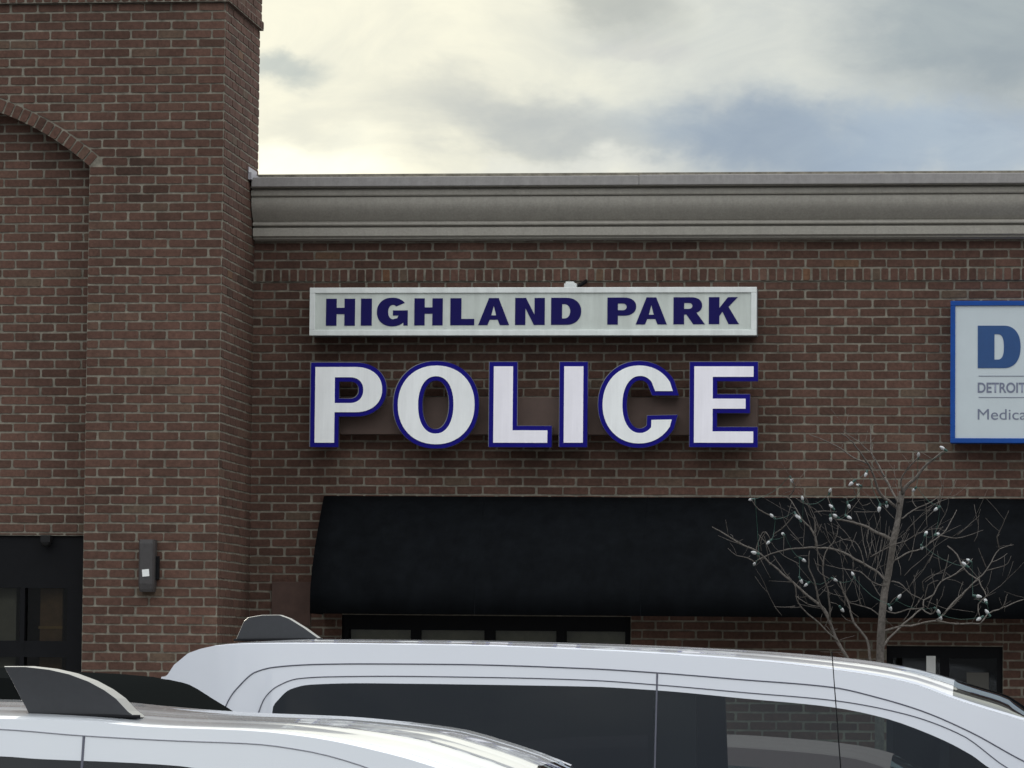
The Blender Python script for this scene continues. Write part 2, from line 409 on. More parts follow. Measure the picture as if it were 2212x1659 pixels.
# cornice
def zc(ys): return ats(1250, ys, -.18).z
prof = [(.0, zc(938)-.006), (.03, zc(938)), (.085, zc(936)), (.085, zc(929)), (.10, zc(928)), (.112, zc(925)), (.112, zc(896)), (.104, zc(893)), (.085, zc(891)), (.085, zc(886)),
        (.118, zc(884)), (.122, zc(880)), (.118, zc(873)), (.10, zc(871)), (.10, zc(868))]
n = 12
for i in range(n+1):
    t = i/n; ys = 866+(776-866)*t
    prof.append((.105+.085*math.sin(t*math.pi*.62)+.0*t, zc(ys)))
prof += [(.17, zc(775)), (.20, zc(772)), (.205, zc(768)), (.205, zc(752)), (.198, zc(748)), (.175, zc(746)), (.175, zc(742)), (.232, zc(740)), (.232, zc(736)), (.0, zc(735))]
cb = MB(); cb.sweep(prof, XP+.012, WX1, cap=True)
co = cb.build('cornice', M['stone'], bld)
cp = MB()
zt0, zt1 = ats(1250, 736, -.25).z, ats(1250, 697, -.25).z
xs_seam = at(1380, 390, -.25).x
for a, b2, e in ((XP+.02, xs_seam-.004, 0), (xs_seam+.004, WX1, .004)):
    cp.box(a, b2, -.25-e, .3, zt0+.004, zt1+e)
cp.box(xs_seam-.03, xs_seam+.03, -.246, .29, zt0+.006, zt1-.006)
cp.build('cap_flashing', M['cap'], bld, bevel=.004)
fl = MB(); fl.box(XP+.004, XP+.012, -.31, .03, zt1+.035, zt1+.075); fl.box(XP+.004, XP+.03, -.30, .02, zt1-.02, zt1+.034)
fl.build('step_flashing', M['flash'], bld)
jm = mat('joint', (.30, .29, .26), .9)
for xj in (1208, 1890, 655):
    jt = MB(); X = at(xj, 450, -.15).x
    jt.add([(X+s, -o-.0015, z) for s in (-.0025, .0025) for o, z in prof[2:-1]], [(i, i+1, len(prof)-3+i+1, len(prof)-3+i) for i in range(len(prof)-4)])
    jt.build('cornice_joint', jm, bld)


# ---- tower
YT = -DT; PT = wallP(YT)
xc = ats(-403, 1500, YT).x; zc_ = ats(0, 1515, YT).z
pR = ats(349, 900, YT); hw = pR.x-xc
pxm = 16000/((YT-CAM.y)/FWD.y)     # not used for placement, only the arch radius
RO = 1220/540.; RI = RO-.098
TX0 = xc-hw-1.0
zB = ZM+30*C                       # projecting band
zT = ZM+37*C
TYB = 0.12
ang = math.asin(hw/RI); z_sp = zc_+RI*math.cos(ang)
tb = MB()
def cut_arch(poly):
    cx = sum(p[0] for p in poly)/len(poly); cz = sum(p[1] for p in poly)/len(poly)
    if abs(cx-xc) > hw+.5 or cz > zc_+RO+.2: return poly
    s = 1 if cx > xc else -1
    if cz < z_sp+.02:
        poly = clip_poly(poly, s, 0, s*(xc+s*hw)+.002)
        if len(poly) < 3: return None
    for _ in range(2):                                     # trim by the outer edge of the arch ring
        best = None
        for p in poly:
            a = math.atan2(p[0]-xc, p[1]-zc_); r = math.hypot(p[0]-xc, p[1]-zc_)
            if abs(a) < ang+.004 and p[1] > z_sp and r < RO+.004 and (best is None or r < best[0]): best = (r, a)
        if best is None: break
        ux, uz = math.sin(best[1]), math.cos(best[1])
        poly = clip_poly(poly, ux, uz, ux*xc+uz*zc_+RO+.005)
        if len(poly) < 3: return None
    return poly
brick_rows(tb, PT, TX0, XP-.0005, course_rows(0, zB, 1), XP, cutter=cut_arch)
# mortar backing with the arched hole
NA = 40
arc = [(xc+RI*math.sin(-ang+2*ang*i/NA), zc_+RI*math.cos(-ang+2*ang*i/NA)) for i in range(NA+1)]
rect(tb, PT, TX0, xc-hw, 0, zB); rect(tb, PT, xc+hw, XP, 0, zB)
for i in range(NA):
    a, b2 = arc[i], arc[i+1]
    tb.add([(a[0], YT, a[1]), (b2[0], YT, b2[1]), (b2[0], YT, zB), (a[0], YT, zB)], [(0, 1, 2, 3)], 1)
    tb.add([(a[0], YT, a[1]), (b2[0], YT, b2[1]), (b2[0], YT+.12, b2[1]), (a[0], YT+.12, a[1])], [(0, 3, 2, 1)], 0, .3)  # soffit tinted darker, shade under the arch put in its colour
for s in (-1, 1):
    X = xc+s*hw
    tb.add([(X, YT, 0), (X, YT+.5, 0), (X, YT+.5, z_sp), (X, YT, z_sp)], [(0, 1, 2, 3)], 0, .35)
# side face
PSd = sideP(XP)
brick_rows(tb, PSd, YT+.0005, TYB, [r for r in course_rows(0, zB, 0)], YT)
rect(tb, PSd, YT, TYB, 0, zB)
# other faces
tb.add([(TX0, YT, 0), (TX0, TYB, 0), (TX0, TYB, zB), (TX0, YT, zB)], [(0, 3, 2, 1)], 0, .4)
tb.add([(TX0, TYB, 0), (XP, TYB, 0), (XP, TYB, zB), (TX0, TYB, zB)], [(0, 3, 2, 1)], 0, .4)
tb.build('corner_tower', [M['brick'], M['mortar']], bld)
# arch ring
ab = MB(); na = int(2*ang*(RI+.045)/.0655)
for i in range(na):
    a0 = -ang+2*ang*i/na; a1 = -ang+2*ang*(i+1)/na; g = .0062/RO
    pl = [(xc+r*math.sin(a), zc_+r*math.cos(a)) for r, a in ((RI+.002, a0+g*1.2), (RI+.002, a1-g*1.2), (RO-.004, a1-g), (RO-.004, a0+g))]
    brick_poly(ab, pl[::-1], PT, .007)
ab.build('brick_arch', [M['brick'], M['mortar']], bld)
# recessed wall under the arch
YR = YT+.17; PR = wallP(YR)
o_top = at(90, 1157, YR).z; o_r = at(181, 1300, YR).x; o_l = 2*xc-o_r
rb = MB()
def cut_rec(poly):
    top = max(p[1] for p in poly); cx = sum(p[0] for p in poly)/len(poly)
    if math.hypot(cx-xc, top-zc_) > RI+.35: return None
    return poly
brick_rows(rb, PR, xc-hw, xc+hw, course_rows(o_top, zc_+RI+.1, 0), XP-.07, cutter=cut_rec)
rect(rb, PR, xc-hw-.001, xc+hw+.001, o_top, zc_+RI+.05)
rb.add([(o_l-.2, YR, o_top), (o_r+.05, YR, o_top), (o_r+.05, YR+.3, o_top), (o_l-.2, YR+.3, o_top)], [(0, 1, 2, 3)], 1)
if xc+hw-o_r > .005: rb.box(o_r, xc+hw, YR, YR+.3, 0, o_top, 1); rb.box(xc-hw, o_l, YR, YR+.3, 0, o_top, 1)
rb.build('arched_recess', [M['brick'], M['mortar']], bld)
# projecting band and top
bb = MB()
PBf = wallP(YT-.032); PBs = sideP(XP+.032)
brick_rows(bb, PBf, TX0-.03, XP+.032, [(zB, zB+C, 0)], XP, pitch=.0655); brick_rows(bb, PBs, YT-.032, TYB, [(zB, zB+C, 0)], YT, pitch=.0655)
rect(bb, PBf, TX0-.03, XP+.032, zB, zB+C); rect(bb, PBs, YT-.032, TYB, zB, zB+C)
bb.add([(TX0-.03, YT-.032, zB), (XP+.032, YT-.032, zB), (XP+.032, TYB, zB), (XP, TYB, zB), (XP, YT, zB), (TX0-.03, YT, zB)], [(0, 1, 4, 5), (1, 2, 3, 4)], 0, .2)
bb.add([(TX0-.03, YT-.032, zB+C), (XP+.032, YT-.032, zB+C), (XP+.032, TYB, zB+C), (XP, TYB, zB+C), (XP, YT, zB+C), (TX0-.03, YT, zB+C)], [(0, 5, 4, 1), (1, 4, 3, 2)], 0, .2)
PBf = wallP(YT-.014); PBs = sideP(XP+.014)
brick_rows(bb, PBf, TX0-.02, XP+.014, course_rows(zB+C, zT, 1), XP); brick_rows(bb, PBs, YT-.014, TYB, course_rows(zB+C, zT, 0), YT)
rect(bb, PBf, TX0-.02, XP+.014, zB+C, zT); rect(bb, PBs, YT-.014, TYB, zB+C, zT)
bb.build('tower_parapet', [M['brick'], M['mortar']], bld)
tc_ = MB(); tc_.box(TX0-.12, XP+.11, YT-.11, TYB, zT+.002, zT+.14); tc_.build('tower_coping', M['stone'], bld, bevel=.01)
q = MB(); q.box(XP+.02, WX1-.03, 6.9, 7, 0, z_c0+.09); q.box(XP+.02, XP+.1, .16, 6.9, 0, z_c0+.09); q.box(WX1-.1, WX1-.03, .26, 6.9, 0, z_c0+.09); q.build('rear_wall', M['mortar'], bld)
rf = MB(); rf.box(XP+.01, WX1-.03, .15, 7, z_c0+.1, z_c0+.13); rf.build('roof', M['cap'], bld)

# shop window under the awning
def shop_window(name, x0, x1, z0, z1, Y, mull, zhead, panes_mat, bars=(), depth=.10, gm='shop_glass'):
    cx = (x0+x1)/2
    fb = MB(); t = .045
    fb.box(x0, x0+t, Y, Y+depth, z0, z1); fb.box(x1-t, x1, Y, Y+depth, z0, z1)
    fb.box(x0+t, x1-t, Y+.001, Y+depth-.001, z1-max(t, z1-zhead), z1-.001); fb.box(x0+t, x1-t, Y+.001, Y+depth-.001, z0+.001, z0+t)
    for mx_, w in mull: fb.box(mx_-w/2, mx_+w/2, Y+.002, Y+depth-.002, z0+t, zhead)
    for zb_, h in bars: fb.box(x0+t, x1-t, Y+.004, Y+depth-.004, zb_-h/2, zb_+h/2)
    w = fb.build(name, M['black_metal'], bld)
    g = MB(); g.box(x0+t, x1-t, Y+depth*.5, Y+depth*.5+.006, z0+t, zhead); g.build('pane', M[gm], w)
    if panes_mat:
        q = MB(); q.box(x0+t, x1-t, Y+depth+.03, Y+depth+.034, z0+t, zhead); q.build('blinds', panes_mat, w)
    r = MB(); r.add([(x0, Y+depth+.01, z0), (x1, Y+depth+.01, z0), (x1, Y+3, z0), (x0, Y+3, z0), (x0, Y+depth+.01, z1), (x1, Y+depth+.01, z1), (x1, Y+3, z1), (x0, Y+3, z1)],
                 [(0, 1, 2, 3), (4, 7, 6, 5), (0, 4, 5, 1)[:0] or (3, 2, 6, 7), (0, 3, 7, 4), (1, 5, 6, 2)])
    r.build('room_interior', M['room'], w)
    return w
zh = at(1050, 1362, .05).z
mul = [(at(x, 1400, 0).x, w) for x, w in ((895, .07), (1055, .075), (1210, .07), (1355, .03), (745, .04))]
shop_window('shop_window', w_l, w_r, w_bot, w_top, .04, mul, zh, M['blinds'])
# door on the right
dmul = [((d_l+d_r)/2, .07)]
dw = shop_window('shop_door', d_l, d_r, .02, d_top, .04, dmul, d_top-.09, None, gm='dark_glass')
# opening in the tower
lw = shop_window('tower_window', o_l, o_r, .02, o_top, YR+.02, [(at(158, 1300, YR).x, .10), (at(47, 1300, YR).x, .035), (at(-200, 1300, YR).x, .06), (at(-450, 1300, YR).x, .06)], at(90, 1270, YR).z, None,
                 bars=((at(90, 1402, YR).z, .12),), gm='dark_glass')
pb = MB(); a = at(5, 1330, YR+.3); b2 = at(42, 1330, YR+.3)
pb.box(at(4, 1300, YR+.3).x, at(46, 1300, YR+.3).x, YR+.15, YR+.25, .02, o_top-.2); pb.build('pale_column', M['pale_post'], lw)
pb = MB(); pb.box(at(100, 1300, YR+.35).x, at(148, 1300, YR+.35).x, YR+.16, YR+.2, .02, o_top-.1); pb.build('brown_board', M['wood'], lw)
pb = MB(); zz = at(120, 1356, YR+.3).z; pb.box(at(98, 1300, YR+.35).x, at(150, 1300, YR+.35).x, YR+.145, YR+.156, zz-.01, zz+.01); pb.build('ochre_strip', M['ochre'], lw)

# ------------------------------------------------------------------ ground
def sheet(name, x0, x1, y0, y1, z, m, label=None):
    q = MB(); q.add([(x0, y0, z), (x1, y0, z), (x1, y1, z), (x0, y1, z)], [(0, 1, 2, 3)]); o = q.build(name, m); o['kind'] = 'structure'; return o
sheet('ground', -600, 600, -600, 900, -.14, M['asphalt'])
q = MB(); q.box(-40, 40, -3.6, 30, -.5, -.008); o = q.build('pavement', M['concrete']); o['kind'] = 'structure'
q = MB(); q.box(-40, 40, -3.78, -3.602, -.5, -.004); o = q.build('kerb', M['kerb'], bevel=.012); o['kind'] = 'structure'
for i, Y in enumerate((-14.6, -17.2, -19.9, -22.6)):
    sheet('parking_line', -6, 0.5, Y, Y+.1, -.136, M['paintline'])

# ------------------------------------------------------------------ awning
AW = empty('awning', at(1400, 1074, 0), 'long black canvas awning above the shop windows', 'awning')
xa = at(700, 1074, 0).x
apts = [(.0, at(1400, 1074, 0).z), (.10, at(1400, 1100, -.1).z), (.24, at(1400, 1140, -.25).z), (.38, at(1400, 1185, -.38).z), (.50, at(1400, 1235, -.5).z), (.56, at(1400, 1270, -.56).z), (.575, at(1400, 1285, -.57).z), (.575, at(1400, 1331, -.575).z)]  # valance lengthened so its black stands for the shade just below
ab = MB(); NX = 70
for i in range(NX+1):
    X = xa+(12.5-xa)*i/NX
    for j, (o_, z) in enumerate(apts):
        ab.v.append((X, -o_-.004+.004*math.sin(X*5.1+j*.6)*(1 if j > 1 else 0), z))
n = len(apts)
for i in range(NX):
    for j in range(n-1): ab.f.append([i*n+j, i*n+j+1, (i+1)*n+j+1, (i+1)*n+j]); ab.m.append(0); ab.t.append(.5)
ao = ab.build('canopy', M['fabric'], AW, smooth=True, autosmooth=40)
md = ao.modifiers.new('solid', 'SOLIDIFY'); md.thickness = .004; md.offset = -1
for X in (xa+.002, 12.498):
    ab = MB(); pr = apts+[(0.0, apts[-1][1])]
    ab.add([(X-.003, -o_, z) for o_, z in pr]+[(X+.003, -o_, z) for o_, z in pr], [tuple(range(len(pr))), tuple(range(len(pr), 2*len(pr)))[::-1]])
    ab.build('side_panel', M['fabric'], AW)
for X in [xa+1.24+k*1.24 for k in range(8)]:
    ab = MB(); ab.tube([(X, -o_-.004, z) for o_, z in apts], .0035, 6, cap=True); ab.build('seam', M['fabric'], AW)
ab = MB()
for X in [xa+.03+k*1.55 for k in range(8)]: ab.tube([(X, -.01, apts[-1][1]+.02), (X, -.54, apts[-1][1]+.05)], .012)
ab.tube([(xa+.02, -.545, apts[-1][1]+.06), (12.48, -.545, apts[-1][1]+.06)], .012); ab.build('frame', M['black_metal'], AW)
q = MB(); q.box(at(588, 1300, 0).x, at(672, 1300, 0).x, -.03, -.006, at(630, 1352, 0).z, at(630, 1257, 0).z)
tag(q.build('wall_panel', mat('panel_brown', (.078, .046, .037), .85, vary=.15, scale=12), bevel=.003), 'flat brown panel on the brick wall beside the lower left awning corner', 'panel')

# ------------------------------------------------------------------ lettering
def glyph(loops, ext=.0, offset=0.0):
    cu = bpy.data.curves.new('g', 'CURVE'); cu.dimensions = '2D'; cu.fill_mode = 'BOTH'; cu.extrude = ext; cu.offset = offset
    for lp in loops:
        s = cu.splines.new('POLY'); s.points.add(len(lp)-1); s.use_cyclic_u = True
        for p, (x, y) in zip(s.points, lp): p.co = (x, y, 0, 1)
    return cu
def curve_mesh(cu, name):
    o = bpy.data.objects.new('tmp', cu); COL.objects.link(o)
    dg = bpy.context.evaluated_depsgraph_get(); dg.update()
    me = bpy.data.meshes.new_from_object(o.evaluated_get(dg)); me.name = name
    bpy.data.objects.remove(o); return me
def ell(cx, cy, rx, ry, a0=0, a1=360, n=40, p=2.0):
    out = []
    for i in range(n+1 if (a1-a0) % 360 else n):
        a = math.radians(a0+(a1-a0)*i/n); c, s = math.cos(a), math.sin(a)
        out.append((cx+rx*math.copysign(abs(c)**(2/p), c), cy+ry*math.copysign(abs(s)**(2/p), s)))
    return out
def G(ch, sw=.34, bar=.20):
    """glyph in a unit box; sw = stem width / glyph width; bar = horizontal bar thickness"""
    if ch == 'H': return [[(0, 0), (sw, 0), (sw, .43-bar*.0), (1-sw, .43), (1-sw, 0), (1, 0), (1, 1), (1-sw, 1), (1-sw, .43+bar), (sw, .43+bar), (sw, 1), (0, 1)]]
    if ch == 'I': return [[(0, 0), (1, 0), (1, 1), (0, 1)]]
    if ch == 'L': return [[(0, 0), (1, 0), (1, bar), (sw, bar), (sw, 1), (0, 1)]]
    if ch == 'E': return [[(0, 0), (1, 0), (1, bar), (sw, bar), (sw, .5-bar*.45), (.86, .5-bar*.45), (.86, .5+bar*.45), (sw, .5+bar*.45), (sw, 1-bar), (1, 1-bar), (1, 1), (0, 1)]]
    if ch == 'T': return [[(.5-sw/2, 0), (.5+sw/2, 0), (.5+sw/2, 1-bar), (1, 1-bar), (1, 1), (0, 1), (0, 1-bar), (.5-sw/2, 1-bar)]]
    if ch == 'N': return [[(0, 0), (sw*.95, 0), (sw*.95, .62), (1-sw*1.0, 0), (1, 0), (1, 1), (1-sw*.95, 1), (1-sw*.95, .38), (sw*1.0, 1), (0, 1)]]
    if ch == 'A': return [[(0, 0), (.30, 0), (.37, .20), (.63, .20), (.70, 0), (1, 0), (.655, 1), (.345, 1)], [(.42, .36), (.5, .72), (.58, .36)]]
    if ch == 'K': return [[(0, 0), (sw, 0), (sw, .30), (.47, .46), (.68, 0), (1.04, 0), (.68, .64), (1.0, 1), (.66, 1), (sw, .60), (sw, 1), (0, 1)]]
    def bowl(y0, y1, x1, th, xin, s):
        cy = (y0+y1)/2; ry = (y1-y0)/2
        return ell(x1-s, cy, s, ry, -90, 90, 18, 2.2)
    if ch == 'P':
        o = [(0, 0), (sw, 0), (sw, .33)]+bowl(.33, 1, 1, 0, 0, .42)+[(0, 1)]
        return [o, [(sw, .53)]+ell(.54, .655, .13, .125, -90, 90, 12)+[(sw, .78)]]
    if ch == 'R':
        o = [(0, 0), (sw, 0), (sw, .36), (.44, .36), (.68, 0), (1.08, 0), (.78, .44)]+ell(.60, .70, .38, .30, -62, 90, 18, 2.2)+[(0, 1)]
        return [o, [(sw, .57)]+ell(.53, .68, .12, .11, -90, 90, 12)+[(sw, .79)]]
    if ch == 'D':
        return [[(0, 0)]+ell(.50, .5, .5, .5, -90, 90, 30, 2.15)+[(0, 1)], [(sw, bar)]+ell(.44, .5, .56-sw, .5-bar, -90, 90, 20, 2.15)+[(sw, 1-bar)]]
    if ch == 'O': return [ell(.5, .5, .5, .51, 0, 360, 48, 2.1), ell(.5, .5, .5-sw, .51-bar, 0, 360, 40, 2.1)]
    if ch == 'G':
        outer = ell(.5, .5, .5, .53, 38, 315, 44, 2.15)
        inner = ell(.52, .5, .52-sw, .53-bar*1.05, 318, 50, 30, 2.1)
        return [outer+[(.86, .0), (1.0, .0), (1.0, .56), (.52, .56), (.52, .37), (.70, .37), (.66, .27)]+ell(.52, .5, .52-sw, .50-bar, 295, 50, 30, 2.1)[1:]]
    return []
def text_plane(Y): return lambda xs, ys: ats(xs, ys, Y)
def put_glyph(name, loops, x0, x1, yb, yt, Y, ext, m, parent, offset=0.0, m2=None):
    """glyph box between real points of the sign plane (yb baseline, yt cap line, photo px of 4032 wide)"""
    p = ats(x0, yb, Y); q = ats(x1, yb, Y); r = ats(x0, yt, Y); w = q.x-p.x; h = r.z-p.z
    sx = q.z-p.z
    lp = [[(x*w, y*h) for x, y in l] for l in loops]
    me = curve_mesh(glyph(lp, ext, offset), name)
    for v in me.vertices: v.co = Vector((v.co.x, -v.co.z, v.co.y))
    me.materials.clear(); me.materials.append(m)
    o = bpy.data.objects.new(name, me); COL.objects.link(o)
    base = parent_world(parent) if parent else Vector((0, 0, 0))
    o.parent = parent; o.location = Vector((p.x, Y, p.z))-base
    return o

# HIGHLAND PARK cabinet
YH = -.24
HP = empty('cabinet_sign', at(1150, 675, 0), 'long white box sign with navy lettering HIGHLAND PARK on the brick wall', 'sign')
hx0, hx1 = at(668.5, 675, YH).x, at(1634.5, 670, YH).x; hz0, hz1 = at(1150, 724.5, YH).z, at(1150, 620.5, YH).z
cb = MB(); cb.box(hx0+.004, hx1-.004, YH+.03, -.02, hz0+.004, hz1-.004); cb.build('cabinet', M['grey_return'], HP)
fb = MB(); t = .042
fb.box(hx0, hx1, YH, YH+.028, hz1-t, hz1); fb.box(hx0, hx1, YH, YH+.028, hz0, hz0+t)
fb.box(hx0, hx0+t, YH+.001, YH+.027, hz0+t, hz1-t); fb.box(hx1-t, hx1, YH+.001, YH+.027, hz0+t, hz1-t)
fb.build('frame', M['white_frame'], HP, bevel=.003)
fc = MB(); fc.box(hx0+t, hx1-t, YH+.012, YH+.026, hz0+t, hz1-t); fc.build('face', M['sign_face'], HP)
zs_ = 1.1642
def hp(x): return 1150+x/zs_
for ch, a, b2 in (('H', 155, 288), ('I', 315, 365), ('G', 388, 530), ('H', 560, 690), ('L', 725, 835), ('A', 853, 995), ('N', 1022, 1158), ('D', 1187, 1325), ('P', 1445, 1577), ('A', 1575, 1718), ('R', 1748, 1882), ('K', 1910, 2043)):
    yb = 1080+(236-8*(a-155)/1900)/zs_; yt = 1080+(112-8*(a-155)/1900)/zs_
    put_glyph('letter', G(ch, .365 if ch != 'L' else .46, .235), hp(a), hp(b2), yb, yt, YH+.0105, .0015, M['navy'], HP)
jb = MB(); x0 = at(1219, 610, -.15).x; x1 = at(1246, 610, -.15).x
jb.box(x0, x1, -.17, -.05, hz1+.001, hz1+.035); jb.box(x0+.01, x1-.02, -.165, -.055, hz1+.035, hz1+.05)
J = tag(jb.build('junction_box', M['white_frame'], bevel=.004), 'small grey electrical box sitting on top of the long white sign', 'electrical box')
jb = MB(); jb.tube([(x1-.002, -.1, hz1+.02), (x1+.03, -.09, hz1+.035), (x1+.055, -.04, hz1+.06), (x1+.055, -.002, hz1+.07)], .014); jb.build('conduit', M['black_metal'], J)

# POLICE channel letters on a raceway
YP = -.26
rx0, rx1 = at(734, 900, -.15).x, at(1636, 900, -.15).x
rz0, rz1 = at(1150, 939, -.15).z, at(1150, 858, -.15).z
rw = MB(); rw.box(rx0, rx1, -.15, -.006, rz0, rz1)
tag(rw.build('sign_raceway', M['raceway'], bevel=.004), 'brown metal raceway box on the wall behind the big white letters', 'raceway')
pol = {'P': (103, 410, 425, 772), 'O': (483, 835, 422, 775), 'L': (922, 1170, 422, 772), 'I': (1245, 1333, 422, 772), 'C': (1422, 1742, 418, 775), 'E': (1842, 2114, 422, 772)}
def big(ch):
    if ch == 'P':
        sw = 90/307; h = 347.
        f = lambda y: (772-y)/h
        o = [(0, 0), (sw, 0), (sw, f(632))]+ell(1-.40, (f(632)+1)/2, .40, (1-f(632))/2, -90, 90, 26, 2.2)+[(0, 1)]
        return [o, [(sw, f(590))]+ell(.52, (f(590)+f(472))/2, .20, (f(472)-f(590))/2, -90, 90, 20, 2.2)+[(sw, f(472))]]
    if ch == 'O': return [ell(.5, .5, .5, .51, 0, 360, 56, 2.15), ell(.495, .5, .231, .372, 0, 360, 48, 2.2)]
    if ch == 'L': return [[(0, 0), (1, 0), (1, .163), (88/248, .163), (88/248, 1), (0, 1)]]
    if ch == 'I': return [[(0, 0), (1, 0), (1, 1), (0, 1)]]
    if ch == 'E':
        s = 85/272; f = lambda y: (772-y)/350.
        return [[(0, 0), (1, 0), (1, f(720)), (s, f(720)), (s, f(616)), (.868, f(616)), (.868, f(570)), (s, f(570)), (s, f(470)), (1, f(470)), (1, 1), (0, 1)]]
    if ch == 'C':
        f = lambda y: (775-y)/357.; g = lambda x: (x-1422)/320.
        outer = ell(g(1590), .5, g(1590), .5, 21, 339, 50, 2.1)
        outer = [(g(1744), f(535))]+[p for p in outer if p[0] < g(1736)]+[(g(1740), f(665))]
        cxi, rx, ry = g(1594), g(1594)-g(1513), .366
        inner = [p for p in ell(cxi, .5, rx, ry, 340, 20, 50, 2.15) if p[0] < g(1652)]
        return [outer+[(g(1647), f(667))]+inner+[(g(1663), f(535))]]
for ch in 'POLICE':
    x0, x1, yt, yb = pol[ch]
    P0 = empty('channel_letter', at((1150+(x0+x1)/2/zs_)/1.8228, 960, 0), 'large white channel letter %s with a blue border on the raceway' % ch, 'letter', 'large letters spelling POLICE')
    ys0, ys1 = 1080+yb/zs_, 1080+yt/zs_
    put_glyph('casing', big(ch), hp(x0), hp(x1), ys0, ys1, YP+.052, .05, M['grey_return'], P0, .0325)
    put_glyph('trim', big(ch), hp(x0), hp(x1), ys0, ys1, YP-.004, .006, M['letter_blue'], P0, .033)
    put_glyph('face', big(ch), hp(x0), hp(x1), ys0, ys1, YP-.012, .003, M['letter_white' if ch in 'LIE' else 'letter_white2'], P0, 0)

# medical sign on the right
YD = -.22
MD = empty('square_sign', at(2150, 800, 0), 'pale square sign with a blue frame and a big blue D', 'sign')
def zx(x): return (3600+x/2.37)
def zy(y): return (1100+y/2.37)
mx0 = ats(zx(337), 1400, YD).x; mx1 = mx0+2.3; mz1 = ats(3760, zy(200), YD).z; mz0 = ats(3760, zy(1526), YD).z
q = MB(); q.box(mx0+.003, mx1-.003, YD+.03, -.02, mz0+.003, mz1-.003); q.build('cabinet', M['med_blue'], MD)
t = .036; q = MB(); q.box(mx0, mx1, YD, YD+.028, mz1-t, mz1); q.box(mx0, mx1, YD, YD+.028, mz0, mz0+t)
q.box(mx0, mx0+t, YD+.001, YD+.027, mz0+t, mz1-t); q.box(mx1-t, mx1, YD+.001, YD+.027, mz0+t, mz1-t); q.build('frame', M['med_blue'], MD, bevel=.003)
q = MB(); q.box(mx0+t, mx1-t, YD+.012, YD+.026, mz0+t, mz1-t); q.build('face', M['med_face'], MD)
YL = YD+.0105
put_glyph('letter', [[(0, 0)]+ell(.60, .5, .4, .5, -90, 90, 30, 2.3)+[(0, 1)], [(.39, .20)]+ell(.46, .5, .15, .30, -90, 90, 20, 2.6)+[(.39, .80)]], zx(592), zx(992), zy(828), zy(432), YL, .0015, M['med_letter'], MD)
for yy in (902, 1101):
    p = ats(zx(600), zy(yy), YL); q = MB(); q.box(p.x, p.x+1.75, YL-.001, YL+.001, p.z-.0022, p.z+.0022); q.build('ruled_line', M['grey_letter'], MD)
def font_text(body, x0, ybase, ytop, xw, Y, m, parent, capratio, name='lettering', offs=0.0):
    cu = bpy.data.curves.new('t', 'FONT'); cu.body = body; cu.size = 1; cu.extrude = .0; cu.offset = offs
    me = curve_mesh(cu, name); xs = [v.co.x for v in me.vertices]; ysv = [v.co.y for v in me.vertices]
    p = ats(x0, ybase, Y); r = ats(x0, ytop, Y); q = ats(xw, ybase, Y)
    cap = capratio
    sx = (q.x-p.x)/(max(xs)-min(xs)); sz = (r.z-p.z)/(max(ysv)); mn = min(xs)
    for v in me.vertices: v.co = Vector(((v.co.x-mn)*sx, -v.co.z, v.co.y*sz))
    me.materials.clear(); me.materials.append(m)
    o = bpy.data.objects.new(name, me); COL.objects.link(o); o.parent = parent; o.location = Vector((p.x, Y, p.z))-parent_world(parent)
    return o
font_text('DETROIT', zx(592), zy(1055), zy(962), zx(1040), YL-.0005, M['grey_letter'], MD, 1, offs=.022)
font_text('Medica', zx(592), zy(1308), zy(1210), zx(1048), YL-.0005, M['grey_letter'], MD, 1, offs=0.0)

# wall lamp on the tower
YW = YT-.006
lp = empty('wall_lamp', ats(577, 2225, YT), 'dark grey box lamp with a small white sticker on the brick tower', 'wall lamp')
lx0, lx1 = ats(545, 2200, YW-.1).x, ats(607, 2200, YW-.1).x; lz0, lz1 = ats(575, 2330, YW-.1).z, ats(575, 2124, YW-.1).z
q = MB(); cxl = (lx0+lx1)/2; hwl = (lx1-lx0)/2
rings = []
for z, k in ((lz0, .86), (lz0+.02, .94), (lz0+.06, 1), (lz1-.03, 1), (lz1, .97)):
    rings.append([(cxl+hwl*k*x, YW-.11*k*y, z) for x, y in ((-1, 0), (-1, .78), (-.8, .97), (-.4, 1.0), (.4, 1.0), (.8, .97), (1, .78), (1, 0))])
for i, r in enumerate(rings): q.v += r
for i in range(len(rings)-1):
    for k in range(8): q.f.append([i*8+k, i*8+(k+1) % 8, (i+1)*8+(k+1) % 8, (i+1)*8+k]); q.m.append(0); q.t.append(.5)
q.f += [list(range(8))[::-1], list(range((len(rings)-1)*8, len(rings)*8))]; q.m += [0, 0]; q.t += [.5, .5]
q.build('housing', M['bronze'], lp)
q = MB(); q.box(lx1-.01, lx1+.022, YW-.045, YW, lz0+.09, lz1-.12); q.build('side_box', M['black_metal'], lp, bevel=.004)  # narrow dark box along the right of the housing
q = MB(); a = ats(560, 2243, YW-.112); b2 = ats(587, 2268, YW-.112); c0 = Vector(((a.x+b2.x)/2, YW-.1125, (a.z+b2.z)/2)); hh = (b2.x-a.x)/2
pts = [(c0.x+hh*(x*1-.09*y), c0.y, c0.z+hh*(y+.09*x)) for x, y in ((-1, -1), (1, -1), (1, 1), (-1, 1))]
q.add(pts, [(0, 1, 2, 3)]); q.build('sticker', M['paper'], lp)
